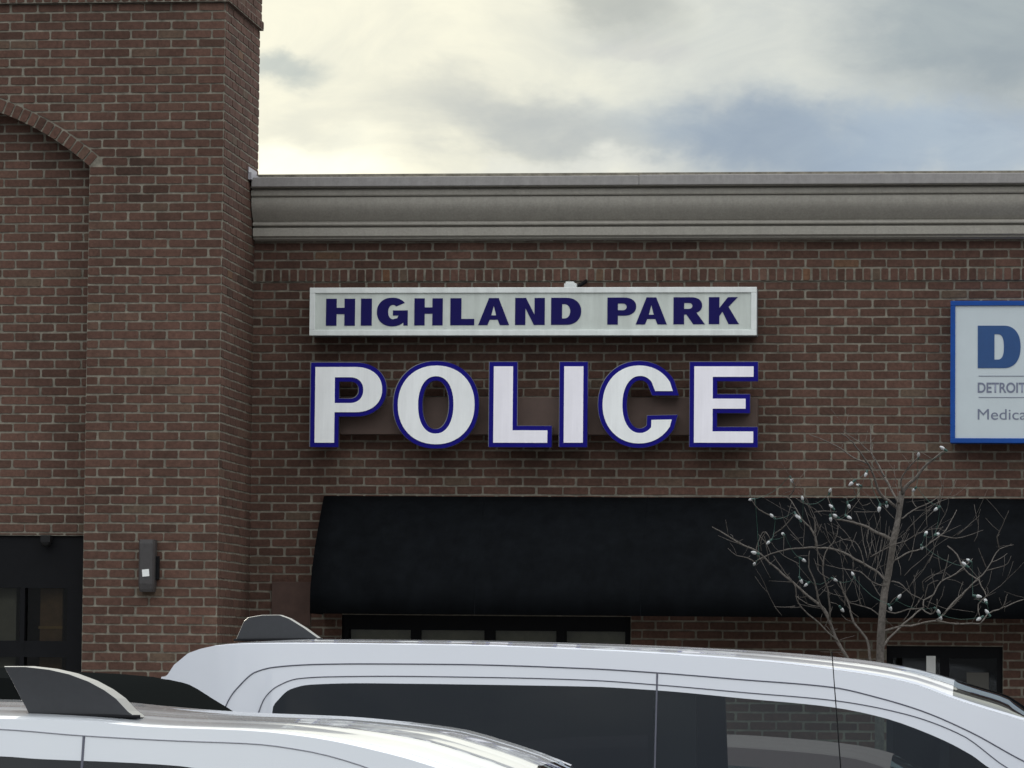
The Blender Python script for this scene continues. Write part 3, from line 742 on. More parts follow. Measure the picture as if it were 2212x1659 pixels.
# little dome camera in the tower opening
p = at(103, 1172, YR-.0); q = MB()
for i in range(5):
    a = i/4*math.pi/2
    for k in range(12): b_ = 2*math.pi*k/12; q.v.append((p.x+.042*math.cos(a)*math.cos(b_), p.y-.05+.042*math.cos(a)*math.sin(b_), p.z-.034*math.sin(a)))
for i in range(4):
    for k in range(12): q.f.append([i*12+k, i*12+(k+1) % 12, (i+1)*12+(k+1) % 12, (i+1)*12+k]); q.m.append(0); q.t.append(.5)
q.box(p.x-.036, p.x+.036, p.y-.08, p.y+.018, p.z+.001, o_top if o_top > p.z+.01 else p.z+.02)
tag(q.build('dome_camera', mat('dome_plastic', (.012, .012, .013), .5, spec=.2), smooth=True, autosmooth=40), 'small dark dome camera at the top of the tower window', 'camera')
# papers on the door
def flat(name, x0, x1, y0, y1, Y, m, label, cat):
    a = at(x0, y1, Y); b_ = at(x1, y0, Y); q = MB(); q.box(a.x, b_.x, Y-.002, Y+.001, a.z, b_.z); return tag(q.build(name, m), label, cat)
flat('paper_notice', 2001, 2021, 1417, 1462, .035, M['paper'], 'white paper notice taped inside the dark shop door', 'paper')
flat('door_plate', 2088, 2136, 1453, 1490, .036, mat('grey_plate', (.07, .068, .06), .6), 'dim grey plate on the dark shop door', 'plate')

# ------------------------------------------------------------------ tree with bulbs
YTR = -2.6
def tz(x, y, dy=0): return ats(2700+x/1.5804, 1600+y/1.5804, YTR+dy)
k_ = (1/1.5804)/(FS/28.1)          # metres per traced unit at the tree
TR = empty('bare_tree', (tz(1215, 1600).x, YTR, 0), 'small bare grey tree with unlit white bulbs in front of the awning', 'tree')
trunk = [(1208, 2500, 70), (1206, 1900, 66), (1206, 1640, 62), (1210, 1560, 58), (1214, 1440, 55), (1222, 1300, 52), (1238, 1150, 50), (1262, 1040, 48), (1276, 950, 45), (1292, 840, 46), (1318, 720, 42), (1334, 620, 38), (1346, 530, 40)]
trk = MB(); tp = [tz(x, y, .03*math.sin(y*.013)) for x, y, w in trunk]; tp[0].z = -.15
trk.tube(tp, [w*k_/2*.88*tw for (x, y, w), tw in zip(trunk, [1, 1, 1.04, .97, 1.03, .96, 1.03, .98, .95, 1.05, .95, 1, 1.05])], 12)
trk.build('trunk', M['bark'], TR, smooth=True)
brs = [
 (26, 9, [(1346, 540), (1372, 500), (1420, 455), (1480, 385), (1540, 330), (1606, 278)]),
 (12, 7, [(1346, 540), (1340, 480), (1352, 430), (1400, 370), (1447, 315)]),
 (20, 5, [(1300, 620), (1260, 590), (1212, 545), (1180, 470), (1147, 375), (1100, 310), (1060, 250), (1000, 190), (960, 165)]),
 (9, 4, [(1140, 360), (1062, 330), (1000, 290), (960, 260), (860, 210), (770, 175)]),
 (17, 5, [(1325, 600), (1290, 540), (1250, 460), (1200, 370), (1156, 295), (1150, 240), (1150, 160), (1148, 120)]),
 (10, 4, [(1240, 440), (1215, 400), (1180, 330), (1150, 290), (1080, 225), (1020, 185), (985, 160)]),
 (24, 9, [(1285, 840), (1262, 818), (1200, 790), (1130, 752), (1040, 722), (940, 705)]),
 (15, 7, [(1248, 1090), (1200, 1035), (1120, 985), (1050, 950), (980, 910), (900, 885), (800, 880), (680, 885), (600, 898), (500, 932), (430, 968)]),
 (22, 6, [(1090, 1700), (1000, 1560), (945, 1462), (905, 1370), (880, 1290), (838, 1240), (760, 1180), (690, 1115), (600, 1040), (520, 972), (440, 900), (350, 860), (240, 792), (165, 750)]),
 (14, 6, [(905, 1370), (870, 1290), (832, 1220), (810, 1120), (790, 1055), (765, 1000), (770, 900)]),
 (18, 8, [(1160, 1640), (1146, 1560), (1134, 1470), (1100, 1412), (1042, 1340), (1020, 1250), (985, 1160), (958, 1088)]),
 (10, 4, [(945, 1462), (820, 1342), (740, 1272), (690, 1195), (683, 1120), (600, 1010), (548, 930)]),
 (11, 5, [(895, 1330), (898, 1250), (885, 1150), (856, 1040), (850, 965), (820, 900), (803, 800), (802, 680)]),
 (8, 4, [(856, 1000), (870, 910), (930, 830), (948, 740)]),
 (12, 5, [(818, 870), (790, 780), (722, 700), (690, 640), (640, 572), (600, 560)]),
 (7, 5, [(545, 800), (620, 740), (662, 690), (690, 672)]),
 (7, 5, [(450, 940), (440, 880), (465, 805), (500, 782), (530, 835)]),
 (6, 4, [(468, 900), (470, 830), (498, 785)]),
 (6, 3, [(430, 968), (380, 940), (320, 930), (262, 882)]),
 (8, 4, [(560, 690), (500, 668), (452, 640), (412, 585), (398, 530)]),
 (8, 4, [(640, 560), (672, 520), (668, 470), (655, 440)]),
 (15, 9, [(1228, 1500), (1260, 1450), (1330, 1380), (1430, 1290), (1478, 1252)]),
 (13, 9, [(1235, 1400), (1262, 1390), (1340, 1368), (1400, 1365), (1480, 1348), (1560, 1332), (1640, 1350), (1740, 1352), (1836, 1352)]),
 (9, 4, [(1836, 1352), (1880, 1292), (1950, 1262), (2000, 1242), (2060, 1214), (2130, 1195), (2200, 1170)]),
 (7, 4, [(1975, 1250), (1990, 1205), (2002, 1168)]),
 (12, 4, [(1560, 1332), (1592, 1305), (1650, 1240), (1720, 1170), (1800, 1090), (1862, 1030), (1902, 970), (1952, 888), (2040, 862)]),
 (8, 4, [(1600, 1290), (1690, 1215), (1760, 1130), (1820, 1080)]),
 (7, 3, [(1952, 888), (1938, 812), (1970, 738), (2010, 650)]),
 (6, 3, [(1868, 1002), (1852, 960), (1822, 882)]),
 (6, 3, [(1870, 1022), (1950, 1003), (2002, 978), (2025, 930)]),
 (5, 3, [(1902, 970), (1960, 945), (2000, 915)]),
 (9, 6, [(1478, 1252), (1480, 1205), (1540, 1172), (1590, 1092), (1680, 1042), (1740, 992), (1785, 948)]),
 (6, 4, [(1590, 1092), (1618, 1002), (1636, 922)]),
 (6, 4, [(1490, 1190), (1508, 1112), (1572, 1082)]),
 (6, 3, [(1480, 1150), (1475, 1090), (1530, 1050), (1600, 1035)]),
 (10, 4, [(1300, 955), (1340, 935), (1400, 902), (1462, 888), (1530, 842), (1600, 790), (1650, 720), (1686, 645)]),
 (8, 3, [(1150, 935), (1230, 893), (1290, 862), (1370, 838), (1440, 792), (1530, 766), (1602, 755)]),
 (7, 3, [(1560, 800), (1680, 820), (1760, 802), (1852, 770)]),
 (6, 3, [(1690, 800), (1760, 742), (1826, 680)]),
 (9, 4, [(1345, 700), (1380, 672), (1450, 630), (1522, 600), (1575, 560)]),
 (5, 3, [(1500, 740), (1498, 640), (1490, 600)]),
 (5, 3, [(1440, 632), (1410, 590), (1425, 510)]),
 (9, 5, [(1630, 870), (1690, 920), (1712, 982), (1762, 1042), (1822, 1082), (1838, 1120), (1870, 1180), (1818, 1230), (1832, 1312)]),
 (7, 4, [(1280, 1090), (1330, 1100), (1400, 1165), (1478, 1205)]),
 (9, 6, [(1470, 1262), (1522, 1292), (1558, 1268), (1564, 1200)]),
 (9, 6, [(1240, 1270), (1300, 1290), (1380, 1265), (1470, 1255)]),
 (9, 4, [(1240, 1330), (1180, 1280), (1120, 1250), (1020, 1225)]),
 (7, 3, [(1235, 1120), (1160, 1090), (1080, 1030), (960, 1010), (870, 985)]),
 (7, 3, [(1115, 1000), (1090, 900), (1050, 840), (980, 830), (930, 800)]),
 (6, 3, [(1130, 940), (1105, 850), (1090, 740), (1060, 660)]),
 (5, 3, [(800, 660), (860, 650), (940, 655)]),
 (5, 3, [(1050, 655), (1120, 660), (1190, 655)]),
 (5, 3, [(680, 1245), (620, 1250), (550, 1246)]),
 (6, 3, [(1230, 1200), (1190, 1150), (1150, 1080), (1080, 1020)]),
 (6, 4, [(860, 1250), (760, 1230), (690, 1180)]),
 (5, 3, [(730, 880), (740, 780), (735, 720)]),
 (5, 3, [(1300, 700), (1240, 640), (1205, 600)]),
 (6, 3, [(880, 560), (900, 610), (912, 690), (950, 705)]),
 (5, 3, [(1000, 560), (1010, 640), (1005, 690), (1060, 722)]),
 (5, 3, [(1020, 460), (1045, 500), (1060, 560), (1100, 620), (1150, 600)]),
]
cr = MB(); tips = []
tr_r = random.Random(11)
for w0, w1, pl in brs:
    # depth of the branch drifts away from the trunk
    drift = tr_r.uniform(-.5, .5); L = [0]
    for i in range(1, len(pl)): L.append(L[-1]+math.hypot(pl[i][0]-pl[i-1][0], pl[i][1]-pl[i-1][1]))
    # refine
    P3 = []; R3 = []
    for i in range(len(pl)-1):
        nn = max(2, int((L[i+1]-L[i])/28))
        for s in range(nn):
            t = s/nn; l = L[i]+(L[i+1]-L[i])*t; f = l/L[-1]
            p_1 = pl[max(i-1, 0)]; p0 = pl[i]; p1 = pl[i+1]; p2 = pl[min(i+2, len(pl)-1)]
            def cm(a, b, c, d): return .5*((2*b)+(-a+c)*t+(2*a-5*b+4*c-d)*t*t+(-a+3*b-3*c+d)*t**3)
            x = cm(p_1[0], p0[0], p1[0], p2[0])+tr_r.uniform(-2.5, 2.5); y = cm(p_1[1], p0[1], p1[1], p2[1])+tr_r.uniform(-2.5, 2.5)
            P3.append(tz(x, y, drift*f*min(1, L[-1]/500)*1.2)); R3.append((w0+(w1-w0)*f)*k_/2*tr_r.uniform(.9, 1.12))
    P3.append(tz(*pl[-1], drift*min(1, L[-1]/500)*1.2)); R3.append(w1*k_/2*.8)
    cr.tube(P3, R3, 6)
    # spurs and twigs
    for i in range(2, len(P3)-1):
        if tr_r.random() < .34:
            d = Vector((tr_r.uniform(-1, 1), tr_r.uniform(-.8, .8), tr_r.uniform(-.3, 1))).normalized()
            ln = tr_r.uniform(.03, .22); a = P3[i]; b_ = a+d*ln*.5+Vector((0, 0, .01)); c_ = a+d*ln+Vector((tr_r.uniform(-.02, .02), 0, tr_r.uniform(0, .04)))
            rr = min(R3[i]*.5, .0022); cr.tube([a, b_, c_], [rr, rr*.8, rr*.5], 5)
for q_ in range(46):                                       # fine background twigs right through the crown
    ax = tr_r.gauss(1120, 340); ay = tr_r.uniform(560, 1350); 
    if not 420 < ax < 1950: continue
    dx_ = (ax-1230)*.0011+tr_r.uniform(-.35, .35); dep = tr_r.uniform(-.35, .45)
    a = tz(ax, ay, dep); ln = tr_r.uniform(.18, .42); d = Vector((dx_, tr_r.uniform(-.4, .4), tr_r.uniform(.25, 1))).normalized(); pts = [a]
    for k in range(6):
        d = (d+Vector((tr_r.uniform(-.28, .28), tr_r.uniform(-.2, .2), tr_r.uniform(-.18, .24)))).normalized(); pts.append(pts[-1]+d*ln/6)
    cr.tube(pts, [.0026*(1-k*.12) for k in range(7)], 5)
    e = pts[3]; d2 = (d+Vector((tr_r.uniform(-1, 1), 0, .3))).normalized(); cr.tube([e, e+d2*.06, e+d2*.13+Vector((0, 0, .02))], [.002, .0016, .001], 5)
cr.build('crown', M['bark'], TR, smooth=True)
LS = empty('string_lights', tz(1200, 1100), 'string of large white bulbs in green sockets wound through the bare tree', 'string lights')
bulbs = [(1610, 268), (1447, 312), (655, 448), (728, 585), (545, 690), (683, 670), (712, 706), (610, 797), (525, 838), (425, 985), (417, 578), (895, 535), (915, 632), (900, 688), (940, 688), (1005, 685), (1010, 608), (1042, 470), (1083, 492), (1125, 412), (1207, 622), (1250, 608), (1427, 512), (1570, 632), (1491, 797), (1558, 798), (1467, 872), (1768, 962), (1320, 1195), (1268, 1245), (1805, 1180), (1870, 1218), (1838, 1315), (1885, 1292), (1560, 1265), (1580, 1305), (966, 1255), (918, 1074), (760, 1102), (713, 1075), (1045, 1055), (722, 950), (440, 915), (1745, 990), (1665, 515), (840, 1255)]
bulbs = bulbs[:-2]
cordpts = []
def unit_bulb(name, col):
    q = MB(); prof = [(.0, 0), (.008, .002), (.0125, .010), (.0135, .018), (.011, .030), (.006, .040), (0, .045)]; n = 10
    for r, h in prof:
        for k in range(n): a = 2*math.pi*k/n; q.v.append((r*math.cos(a), r*math.sin(a), -h))
    for i in range(len(prof)-1):
        for k in range(n): q.f.append([i*n+k, i*n+(k+1) % n, (i+1)*n+(k+1) % n, (i+1)*n+k]); q.m.append(0); q.t.append(.5)
    return q
for i, (x, y) in enumerate(bulbs):
    p = tz(x, y, -.06+tr_r.uniform(-.12, .03)); d = Vector((tr_r.uniform(-1, 1), tr_r.uniform(-.6, .6), tr_r.uniform(-1, .9))).normalized()
    q = unit_bulb('bulb', None); b_ = q.build('bulb', M['bulb'], None, smooth=True); b_.parent = LS
    b_.location = p-parent_world(LS); b_.rotation_euler = d.to_track_quat('-Z', 'Y').to_euler(); b_.scale = (tr_r.uniform(.75, .98),)*3
    s_ = MB(); s_.tube([(0, 0, -.004), (0, 0, .024)], [.0095, .008], 8); so = s_.build('socket', M['socket']); so.parent = b_
    cordpts.append(p-d*.02)
cc = MB()
left = cordpts[:]; cur = left.pop(0)
while left:
    left.sort(key=lambda v: (v-cur).length); nx = left.pop(0)
    m_ = (cur+nx)/2+Vector((0, .05, -.03 if (cur-nx).length > .15 else -.01))
    if (cur-nx).length < .5: cc.tube([cur, (cur*.75+nx*.25)+(m_-(cur+nx)/2)*.7, m_, (cur*.25+nx*.75)+(m_-(cur+nx)/2)*.7, nx], .0016, 5)
    cur = nx
cc.build('cord', M['cord'], LS)

# ------------------------------------------------------------------ vehicles
def pchip(pts):
    pts = sorted(pts); X = np.array([p[0] for p in pts]); Z = np.array([p[1] for p in pts]); h = np.diff(X); dl = np.diff(Z)/h; n = len(X); m = np.zeros(n)
    for i in range(1, n-1):
        if dl[i-1]*dl[i] > 0:
            w1 = 2*h[i]+h[i-1]; w2 = h[i]+2*h[i-1]; m[i] = (w1+w2)/(w1/dl[i-1]+w2/dl[i])
    m[0] = dl[0]; m[-1] = dl[-1]
    def f(x):
        if x <= X[0]: return float(Z[0])
        if x >= X[-1]: return float(Z[-1])
        i = int(np.searchsorted(X, x)-1); i = max(0, min(n-2, i)); t = (x-X[i])/h[i]
        return float((2*t**3-3*t**2+1)*Z[i]+(t**3-2*t**2+t)*h[i]*m[i]+(-2*t**3+3*t**2)*Z[i+1]+(t**3-t**2)*h[i]*m[i+1])
    return f
def vehicle(root, Yn, Wd, top, cA, cB, cG, cR, x_rear, x_front, belt, paint_m, xh, xcowl, wheels, glass_split, inset=.16, ground=-.14, rear_glass=None, groove=True, ditch=.012):
    """top: centre-line silhouette, cA/cB: side grooves, cG: glass top, cR: roof edge; all lists of (X,Z)"""
    yc = Yn+Wd/2; ft = pchip(top); fA = pchip(cA); fB = pchip(cB); fG = pchip(cG); fR = pchip(cR)
    zroof = max(p[1] for p in top)
    xs = set(np.arange(x_rear, x_front, .05).tolist()+[x_front]+[p[0] for c in (top, cG) for p in c if x_rear < p[0] < x_front]+[xh, xcowl])
    gl = [p[0] for p in cG]; 
    for a, b_ in zip(sorted(gl)[:-1], sorted(gl)[1:]):
        if b_-a < .12: xs.update(np.linspace(a, b_, 5).tolist())
    xs.update(np.linspace(x_rear, x_rear+.12, 7).tolist()); xs.update(np.linspace(x_front-.15, x_front, 7).tolist())
    xs = sorted(xs); xs2 = [xs[0]]
    for x in xs[1:]:
        if x-xs2[-1] > .004: xs2.append(x)
    xs = xs2; xm = (x_rear+x_front)/2; Lh = (x_front-x_rear)/2
    def half(x, z):
        pw = Wd/2*(1-.14*abs((x-xm)/Lh)**16)*(1-.0*abs((x-xm)/Lh))
        t = max(0, (z-belt)/(zroof-belt)); low = max(0, (belt-z)/(belt))
        return pw-inset*t**1.35-.05*low**3
    rings = []; zt_ = []
    for x in xs:
        zt = max(ft(x), ground+.35); zr = min(fR(x), zt-.004)
        bl = min(belt, zt-.06)
        zg = min(max(fG(x), bl+.03), zt-.02); zb_ = min(max(fB(x), zg+.008), zt-.014); za = min(max(fA(x), zb_+.008), zt-.008); zr = min(max(zr, za+.004), zt-.003)
        z1 = ground+.22; levels = [z1, z1+(bl-z1)*.25, z1+(bl-z1)*.6, bl, min(bl+.02, zg-.004), zg, zb_, za, zr]
        side = [(half(x, z), z) for z in levels]; hy = half(x, zr)
        dz_ = min(1.0, max(0, (zt-zr)/.05)); dd_ = ditch*dz_
        roof = [(hy-.022, zr+dd_*.8), (hy-.036, zr+dd_*.9), (hy-.044, zr+dd_*.1), (hy-.062, zr+dd_*.1)]
        hy2 = hy-.066
        for t in (0, .04, .10, .18, .26, .30, .34, .42, .50, .54, .58, .66, .76, .80, .84, .92, 1.0):
            a = t*math.pi/2; rib = .005*dz_ if t in (.30, .66) and x <= xh else 0
            roof.append((hy2*(1-t) if t < 1 else 0, zr+.010*dz_+(zt-zr-.010*dz_)*math.sin(a)**.8+rib))
        half_ring = side+roof                                   # near side, bottom to centre
        ring = [(x, yc-h, z) for h, z in half_ring]+[(x, yc+h, z) for h, z in half_ring[:-1][::-1]]
        rings.append(ring)
    n = len(rings[0]); ns = 13
    vv = [p for r in rings for p in r]
    body = MB(); win = {}; wsh = MB()
    body.v = [tuple(p) for p in vv]
    def gi(i, k): return i*n+k
    x_g0 = min(gl); x_g1 = max(p[0] for p in cG if p[1] > belt+.03)
    quad_win = []
    for i in range(len(xs)-1):
        xm_ = (xs[i]+xs[i+1])/2
        for k in range(n-1):
            f = [gi(i, k), gi(i, k+1), gi(i+1, k+1), gi(i+1, k)]
            kk = k if k < n//2 else n-2-k
            iswin = kk == 4 and (fG(xs[i]) > belt+.035 or fG(xs[i+1]) > belt+.035) and x_g0-.01 <= xm_ <= x_g1+.02
            isws = kk >= ns and xh < xm_ < xcowl
            if iswin: quad_win.append((f, xm_, k < n//2))
            elif isws: wsh.f.append(f)
            else: body.f.append(f[::-1]); body.m.append(0); body.t.append(.5)
    body.f.append([gi(0, k) for k in range(n)]); body.m.append(0); body.t.append(.5)
    body.f.append([gi(len(xs)-1, k) for k in range(n)][::-1]); body.m.append(0); body.t.append(.5)
    bo = body.build('body', paint_m, root, smooth=True, autosmooth=28)
    # underside
    q = MB(); q.box(x_rear+.1, x_front-.1, yc-Wd/2+.12, yc+Wd/2-.12, ground+.16, ground+.24); q.build('underbody', M['black_metal'], root)
    def sub(quads, name, m):
        if not quads: return
        q = MB(); idx = {}
        for f in quads:
            g = []
            for v in f:
                if v not in idx: idx[v] = len(q.v); q.v.append(vv[v])
                g.append(idx[v])
            q.f.append(g[::-1]); q.m.append(0); q.t.append(.5)
        return q.build(name, m, root, smooth=True)
    for near in (True, False):
        last = -1e9
        for x_to, nm, gm in glass_split:
            sub([f for f, xm_, nn in quad_win if nn == near and last < xm_ <= x_to], nm, gm); last = x_to
    sub(wsh.f, 'windshield', M['windshield'])
    # seams
    def surf(x, z): return (x, yc-half(x, z)-.0005, z)
    if groove:
        for c_, r_ in ((cA, .0025), (cB, .0021)):
            f = pchip(c_); a = min(p[0] for p in c_); b_ = max(p[0] for p in c_); pts = []; x = a
            while x < b_:
                z = f(x)
                if z < ft(x)-.02: pts.append(surf(x, z))
                x += .03 if x > a+.25 else .008
            q = MB()
            if len(pts) > 2: q.tube(pts, r_, 6); q.build('door_seam', M['seam'], root)
    for xw in wheels:
        for s in (-1, 1):
            wy = yc+s*(Wd/2-.11); c0 = Vector((xw, wy, ground+.34)); q = MB(); ny = 28
            prof = [(.20, -.10), (.30, -.105), (.335, -.08), (.34, 0), (.335, .08), (.30, .105), (.20, .10)]
            for k in range(ny):
                a = 2*math.pi*k/ny
                for r, y in prof: q.v.append((c0.x+r*math.cos(a), c0.y+y, c0.z+r*math.sin(a)))
            m_ = len(prof)
            for k in range(ny):
                for j in range(m_-1): q.f.append([k*m_+j, k*m_+j+1, ((k+1) % ny)*m_+j+1, ((k+1) % ny)*m_+j]); q.m.append(0); q.t.append(.5)
            w = empty('wheel', c0-parent_world(root)); w.parent = root
            q.build('tyre', M['tyre'], w, smooth=True)
            q = MB(); q.tube([c0+Vector((0, -.085, 0)), c0+Vector((0, .085, 0))], .205, 24)
            for k in range(5):
                a = 2*math.pi*k/5; q.tube([c0+Vector((.03*math.cos(a), s*.09, .03*math.sin(a))), c0+Vector((.19*math.cos(a), s*.088, .19*math.sin(a)))], .016, 6)
            q.build('rim', M['rim'], w)
    for s in (-1, 1):
        xl = x_front-.12; zl = ft(xl)-.22; q = MB(); q.tube([(xl-.1, yc+s*(half(xl, zl)-.10), zl), (xl+.06, yc+s*(half(xl, zl)-.16), zl)], [.12, .10], 14); q.build('headlight', M['lamp_glass'], root, smooth=True, autosmooth=40)
        xl = x_rear+.03; zl = belt-.1; q = MB(); q.box(xl-.035, xl+.12, yc+s*(Wd/2*.66)-.08, yc+s*(Wd/2*.66)+.06, zl-.18, zl+.18); q.build('tail_light', M['red_lens'], root, bevel=.02)
    q = MB(); q.box(x_rear+.25, xcowl-.1, yc-Wd/2+.2, yc+Wd/2-.2, ground+.3, ground+.42); q.build('cabin_floor', M['seat'], root)
    return dict(yc=yc, half=half, ft=ft, surf=surf)
def A(pts, Y): return [(at(x, y, Y).x, at(x, y, Y).z) for x, y in pts]
def fin(root, pts, Y, th, name='roof_fin'):
    """solid fin with a rounded lighter edge; pts clockwise from the rear foot"""
    P = A(pts, Y-th/2); n = len(P); q = MB(); cx = sum(p[0] for p in P)/n; cz = min(p[1] for p in P)
    def ringp(y, s): return [(cx+(x-cx)*s, y, cz+(z-cz)*s) for x, z in P]
    q.v = ringp(Y-th/2, .985)+ringp(Y-th/2+.006, 1.0)+ringp(Y+th/2-.006, 1.0)+ringp(Y+th/2, .985)
    q.f = [list(range(n))]; q.m = [0]; q.t = [.5]
    for r in range(3):
        for i in range(n-1): q.f.append([r*n+i, (r+1)*n+i, (r+1)*n+i+1, r*n+i+1]); q.m.append(1 if r == 1 else 1); q.t.append(.5)
    q.f.append(list(range(3*n, 4*n))[::-1]); q.m.append(0); q.t.append(.5)
    f_ = q.build(name, [M['fin'], M['fin_edge']], root)
    x0, z0 = P[0]; x1, z1 = P[-1]; g = MB(); g.tube([(x0-.006, Y-th/2-.002, z0+.001), ((x0+x1)/2, Y-th/2-.004, (z0+z1)/2+.001), (x1+.008, Y-th/2+.004, z1+.001)], .0045, 8); ga = g.build('gasket', M['black_metal']); ga.parent = f_; ga.location = -parent_world(root)
    return f_

# --- middle white van
YN = -15.9; WD = 1.90; YC = YN+WD/2
top = A([(352, 1456), (364, 1436), (380, 1420), (415, 1400), (460, 1388), (520, 1383.5)], YN+.22)+A([(720, 1381.5), (1000, 1384), (1300, 1391), (1600, 1404), (1800, 1419), (1900, 1431), (1990, 1448), (2060, 1467), (2120, 1485), (2178, 1503), (2212, 1524)], YC)
xr, zr_ = top[0]; xf, zf = top[-1]
top = [(xr-.10, .30), (xr-.095, .62), (xr-.09, .95), (xr-.055, 1.45), (xr-.03, 1.68)]+top+[(xf+.30, zf-.17), (xf+.62, zf-.40), (xf+.95, 1.16), (xf+1.10, 1.08), (xf+1.5, 1.0), (xf+1.85, .86), (xf+2.0, .62), (xf+2.03, .3)]
cA = A([(478, 1560), (491, 1515), (515, 1481), (548, 1452), (591, 1441), (688, 1435), (793, 1434), (962, 1435), (1262, 1444), (1412, 1453), (1600, 1468), (1799, 1485), (1900, 1508), (1992, 1536), (2100, 1583), (2212, 1644)], YN+.10)
cB = A([(550, 1580), (558, 1538), (571, 1506), (599, 1481), (641, 1466), (709, 1462), (877, 1461), (1088, 1464), (1262, 1469), (1412, 1479), (1606, 1496), (1799, 1513), (1949, 1541), (2078, 1588), (2177, 1659)], YN+.09)
cG = A([(580, 1575), (584, 1540), (599, 1511), (624, 1489), (667, 1479), (793, 1476), (1262, 1483), (1412, 1491), (1606, 1509), (1799, 1528), (1906, 1550), (2013, 1588), (2099, 1631), (2138, 1659)], YN+.08)
cR = A([(357, 1462), (366, 1446), (380, 1430), (400, 1414), (430, 1402), (475, 1394), (530, 1391), (700, 1391), (1000, 1395), (1262, 1404), (1412, 1412), (1646, 1429), (1799, 1447), (1963, 1475), (2058, 1509)], YN+.17)
BEL = 1.10
cA = [(cA[0][0]-.02, BEL)]+cA+[(cA[-1][0]+.95, 1.14)]
cB = [(cB[0][0]-.02, BEL)]+cB+[(cB[-1][0]+.85, 1.13)]
gx0, gz0 = cG[0]; cG = [(gx0-.012, BEL+.02), (gx0, 1.35)]+cG[1:]+[(cG[-1][0]+.25, 1.38), (cG[-1][0]+.55, BEL+.02)]
cR = cR+[(cR[-1][0]+.55, 1.55), (cR[-1][0]+1.1, 1.14)]
xh = at(2058, 1509, YN+.17).x
van = empty('white_van', (at(1300, 1500, YC).x, YC, -.14), 'white van with the higher roof, parked behind, with long tinted side windows', 'van', 'white vans parked side by side')
x_s = at(1413, 1500, YN).x; x_p = at(1508, 1500, YN).x
vd = vehicle(van, YN, WD, top, cA, cB, cG, cR, xr-.10, xf+2.03, BEL, M['white_paint'], xh, xf+.95, (xr+.75, xf+1.25), [(x_s, 'rear_side_window', M['tint_glass']), (1e9, 'front_side_window', M['clear_glass'])], ditch=.003)
def vseam(root, vd, x, z0, z1, r=.0035, lean=0.0):
    q = MB(); q.tube([vd['surf'](x+lean*(z-z0), z) for z in np.linspace(z0, z1, 14)], r, 6); return q.build('door_seam', M['seam'], root)
vseam(van, vd, x_s, .3, at(1413, 1453, YN).z)
# pillars, seats inside
for s in (-1, 1):
    q = MB(); hwd = vd['half'](x_s, 1.5)-.05
    z0, z1 = BEL, at(1450, 1492, YN).z+.02
    a, b_ = vd['half'](x_s, z0)-.02, vd['half'](x_s, z1)-.03
    yy0, yy1 = vd['yc']+s*a, vd['yc']+s*b_
    q.add([(x_s-.03, yy0, z0), (x_p, yy0, z0), (x_p-.02, yy1, z1), (x_s-.03, yy1, z1), (x_s-.03, yy0-s*.05, z0), (x_p, yy0-s*.05, z0), (x_p-.02, yy1-s*.05, z1), (x_s-.03, yy1-s*.05, z1)],
          [(0, 1, 2, 3), (7, 6, 5, 4), (0, 4, 5, 1), (2, 6, 7, 3), (1, 5, 6, 2), (0, 3, 7, 4)])
    q.build('pillar', M['black_metal'], van)
def seat(root, x, y, w=.5):
    q = MB(); q.box(x-.25, x+.25, y-w/2, y+w/2, .35, .62); q.box(x-.33, x-.2, y-w/2, y+w/2, .62, 1.18); q.box(x-.33, x-.22, y-.13, y+.13, 1.22, 1.42)
    return q.build('seat', M['seat'], root, bevel=.04)
for y in (-.42, .42): seat(van, x_p+.45, vd['yc']+y); seat(van, x_s-.75, vd['yc']+y); seat(van, x_s-1.6, vd['yc']+y)
q = MB(); q.box(xf+.15, xf+.8, vd['yc']-.75, vd['yc']+.75, .7, 1.05); q.build('dashboard', M['seat'], van, bevel=.05)
q = MB(); c0 = Vector((xf-.12, vd['yc']+.40, 1.02)); q.tube([c0+Vector((.07*math.cos(a), .18*math.sin(a), .17*math.cos(a))) for a in np.linspace(0, 2*math.pi, 25)], .014, 8); q.build('steering_wheel', M['black_metal'], van)
fin(van, [(508.4, 1383), (526.5, 1341), (535.8, 1333.5), (565.3, 1328.4), (603, 1328), (624, 1335.6), (658, 1356.6), (691.8, 1381)], YC, .07)
q = MB(); ym = vd['yc']-WD/2; q.box(xf+.15, xf+.32, ym-.20, ym-.02, 1.02, 1.22); q.build('side_mirror', M['white_paint'], van, bevel=.04)

# --- front white van
YN2 = -21.2; WD2 = 1.88; YC2 = YN2+WD2/2
top2 = A([(-260, 1506), (0, 1511), (255, 1516), (384, 1528), (540, 1539), (751, 1548), (877, 1559), (1004, 1576), (1088, 1599), (1173, 1627), (1227, 1650)], YC2+.25)
xr2 = top2[0][0]-1.15; xf2, zf2 = top2[-1]
zt2 = top2[0][1]
top2 = [(xr2-.16, .30), (xr2-.14, .7), (xr2-.10, 1.1), (xr2-.02, 1.5), (xr2+.08, zt2-.09), (xr2+.25, zt2-.02), (xr2+.6, zt2)]+top2+[(xf2+.35, zf2-.17), (xf2+.7, zf2-.36), (xf2+1.0, 1.08), (xf2+1.15, 1.01), (xf2+1.6, .93), (xf2+1.9, .78), (xf2+2.05, .55), (xf2+2.07, .3)]
cR2 = A([(-260, 1545), (0, 1552), (165, 1556), (329, 1570), (540, 1578), (667, 1591), (835, 1625), (953, 1659)], YN2+.17)
cA2 = A([(-260, 1567), (0, 1576), (165, 1589), (384, 1601), (540, 1607), (667, 1624), (751, 1645), (793, 1659)], YN2+.11)
cG2 = A([(-260, 1628), (0, 1635), (69, 1640), (260, 1648), (384, 1656)], YN2+.08)
BE2 = 1.0
def drop(c, dx, z): return c+[(c[-1][0]+dx, z)]
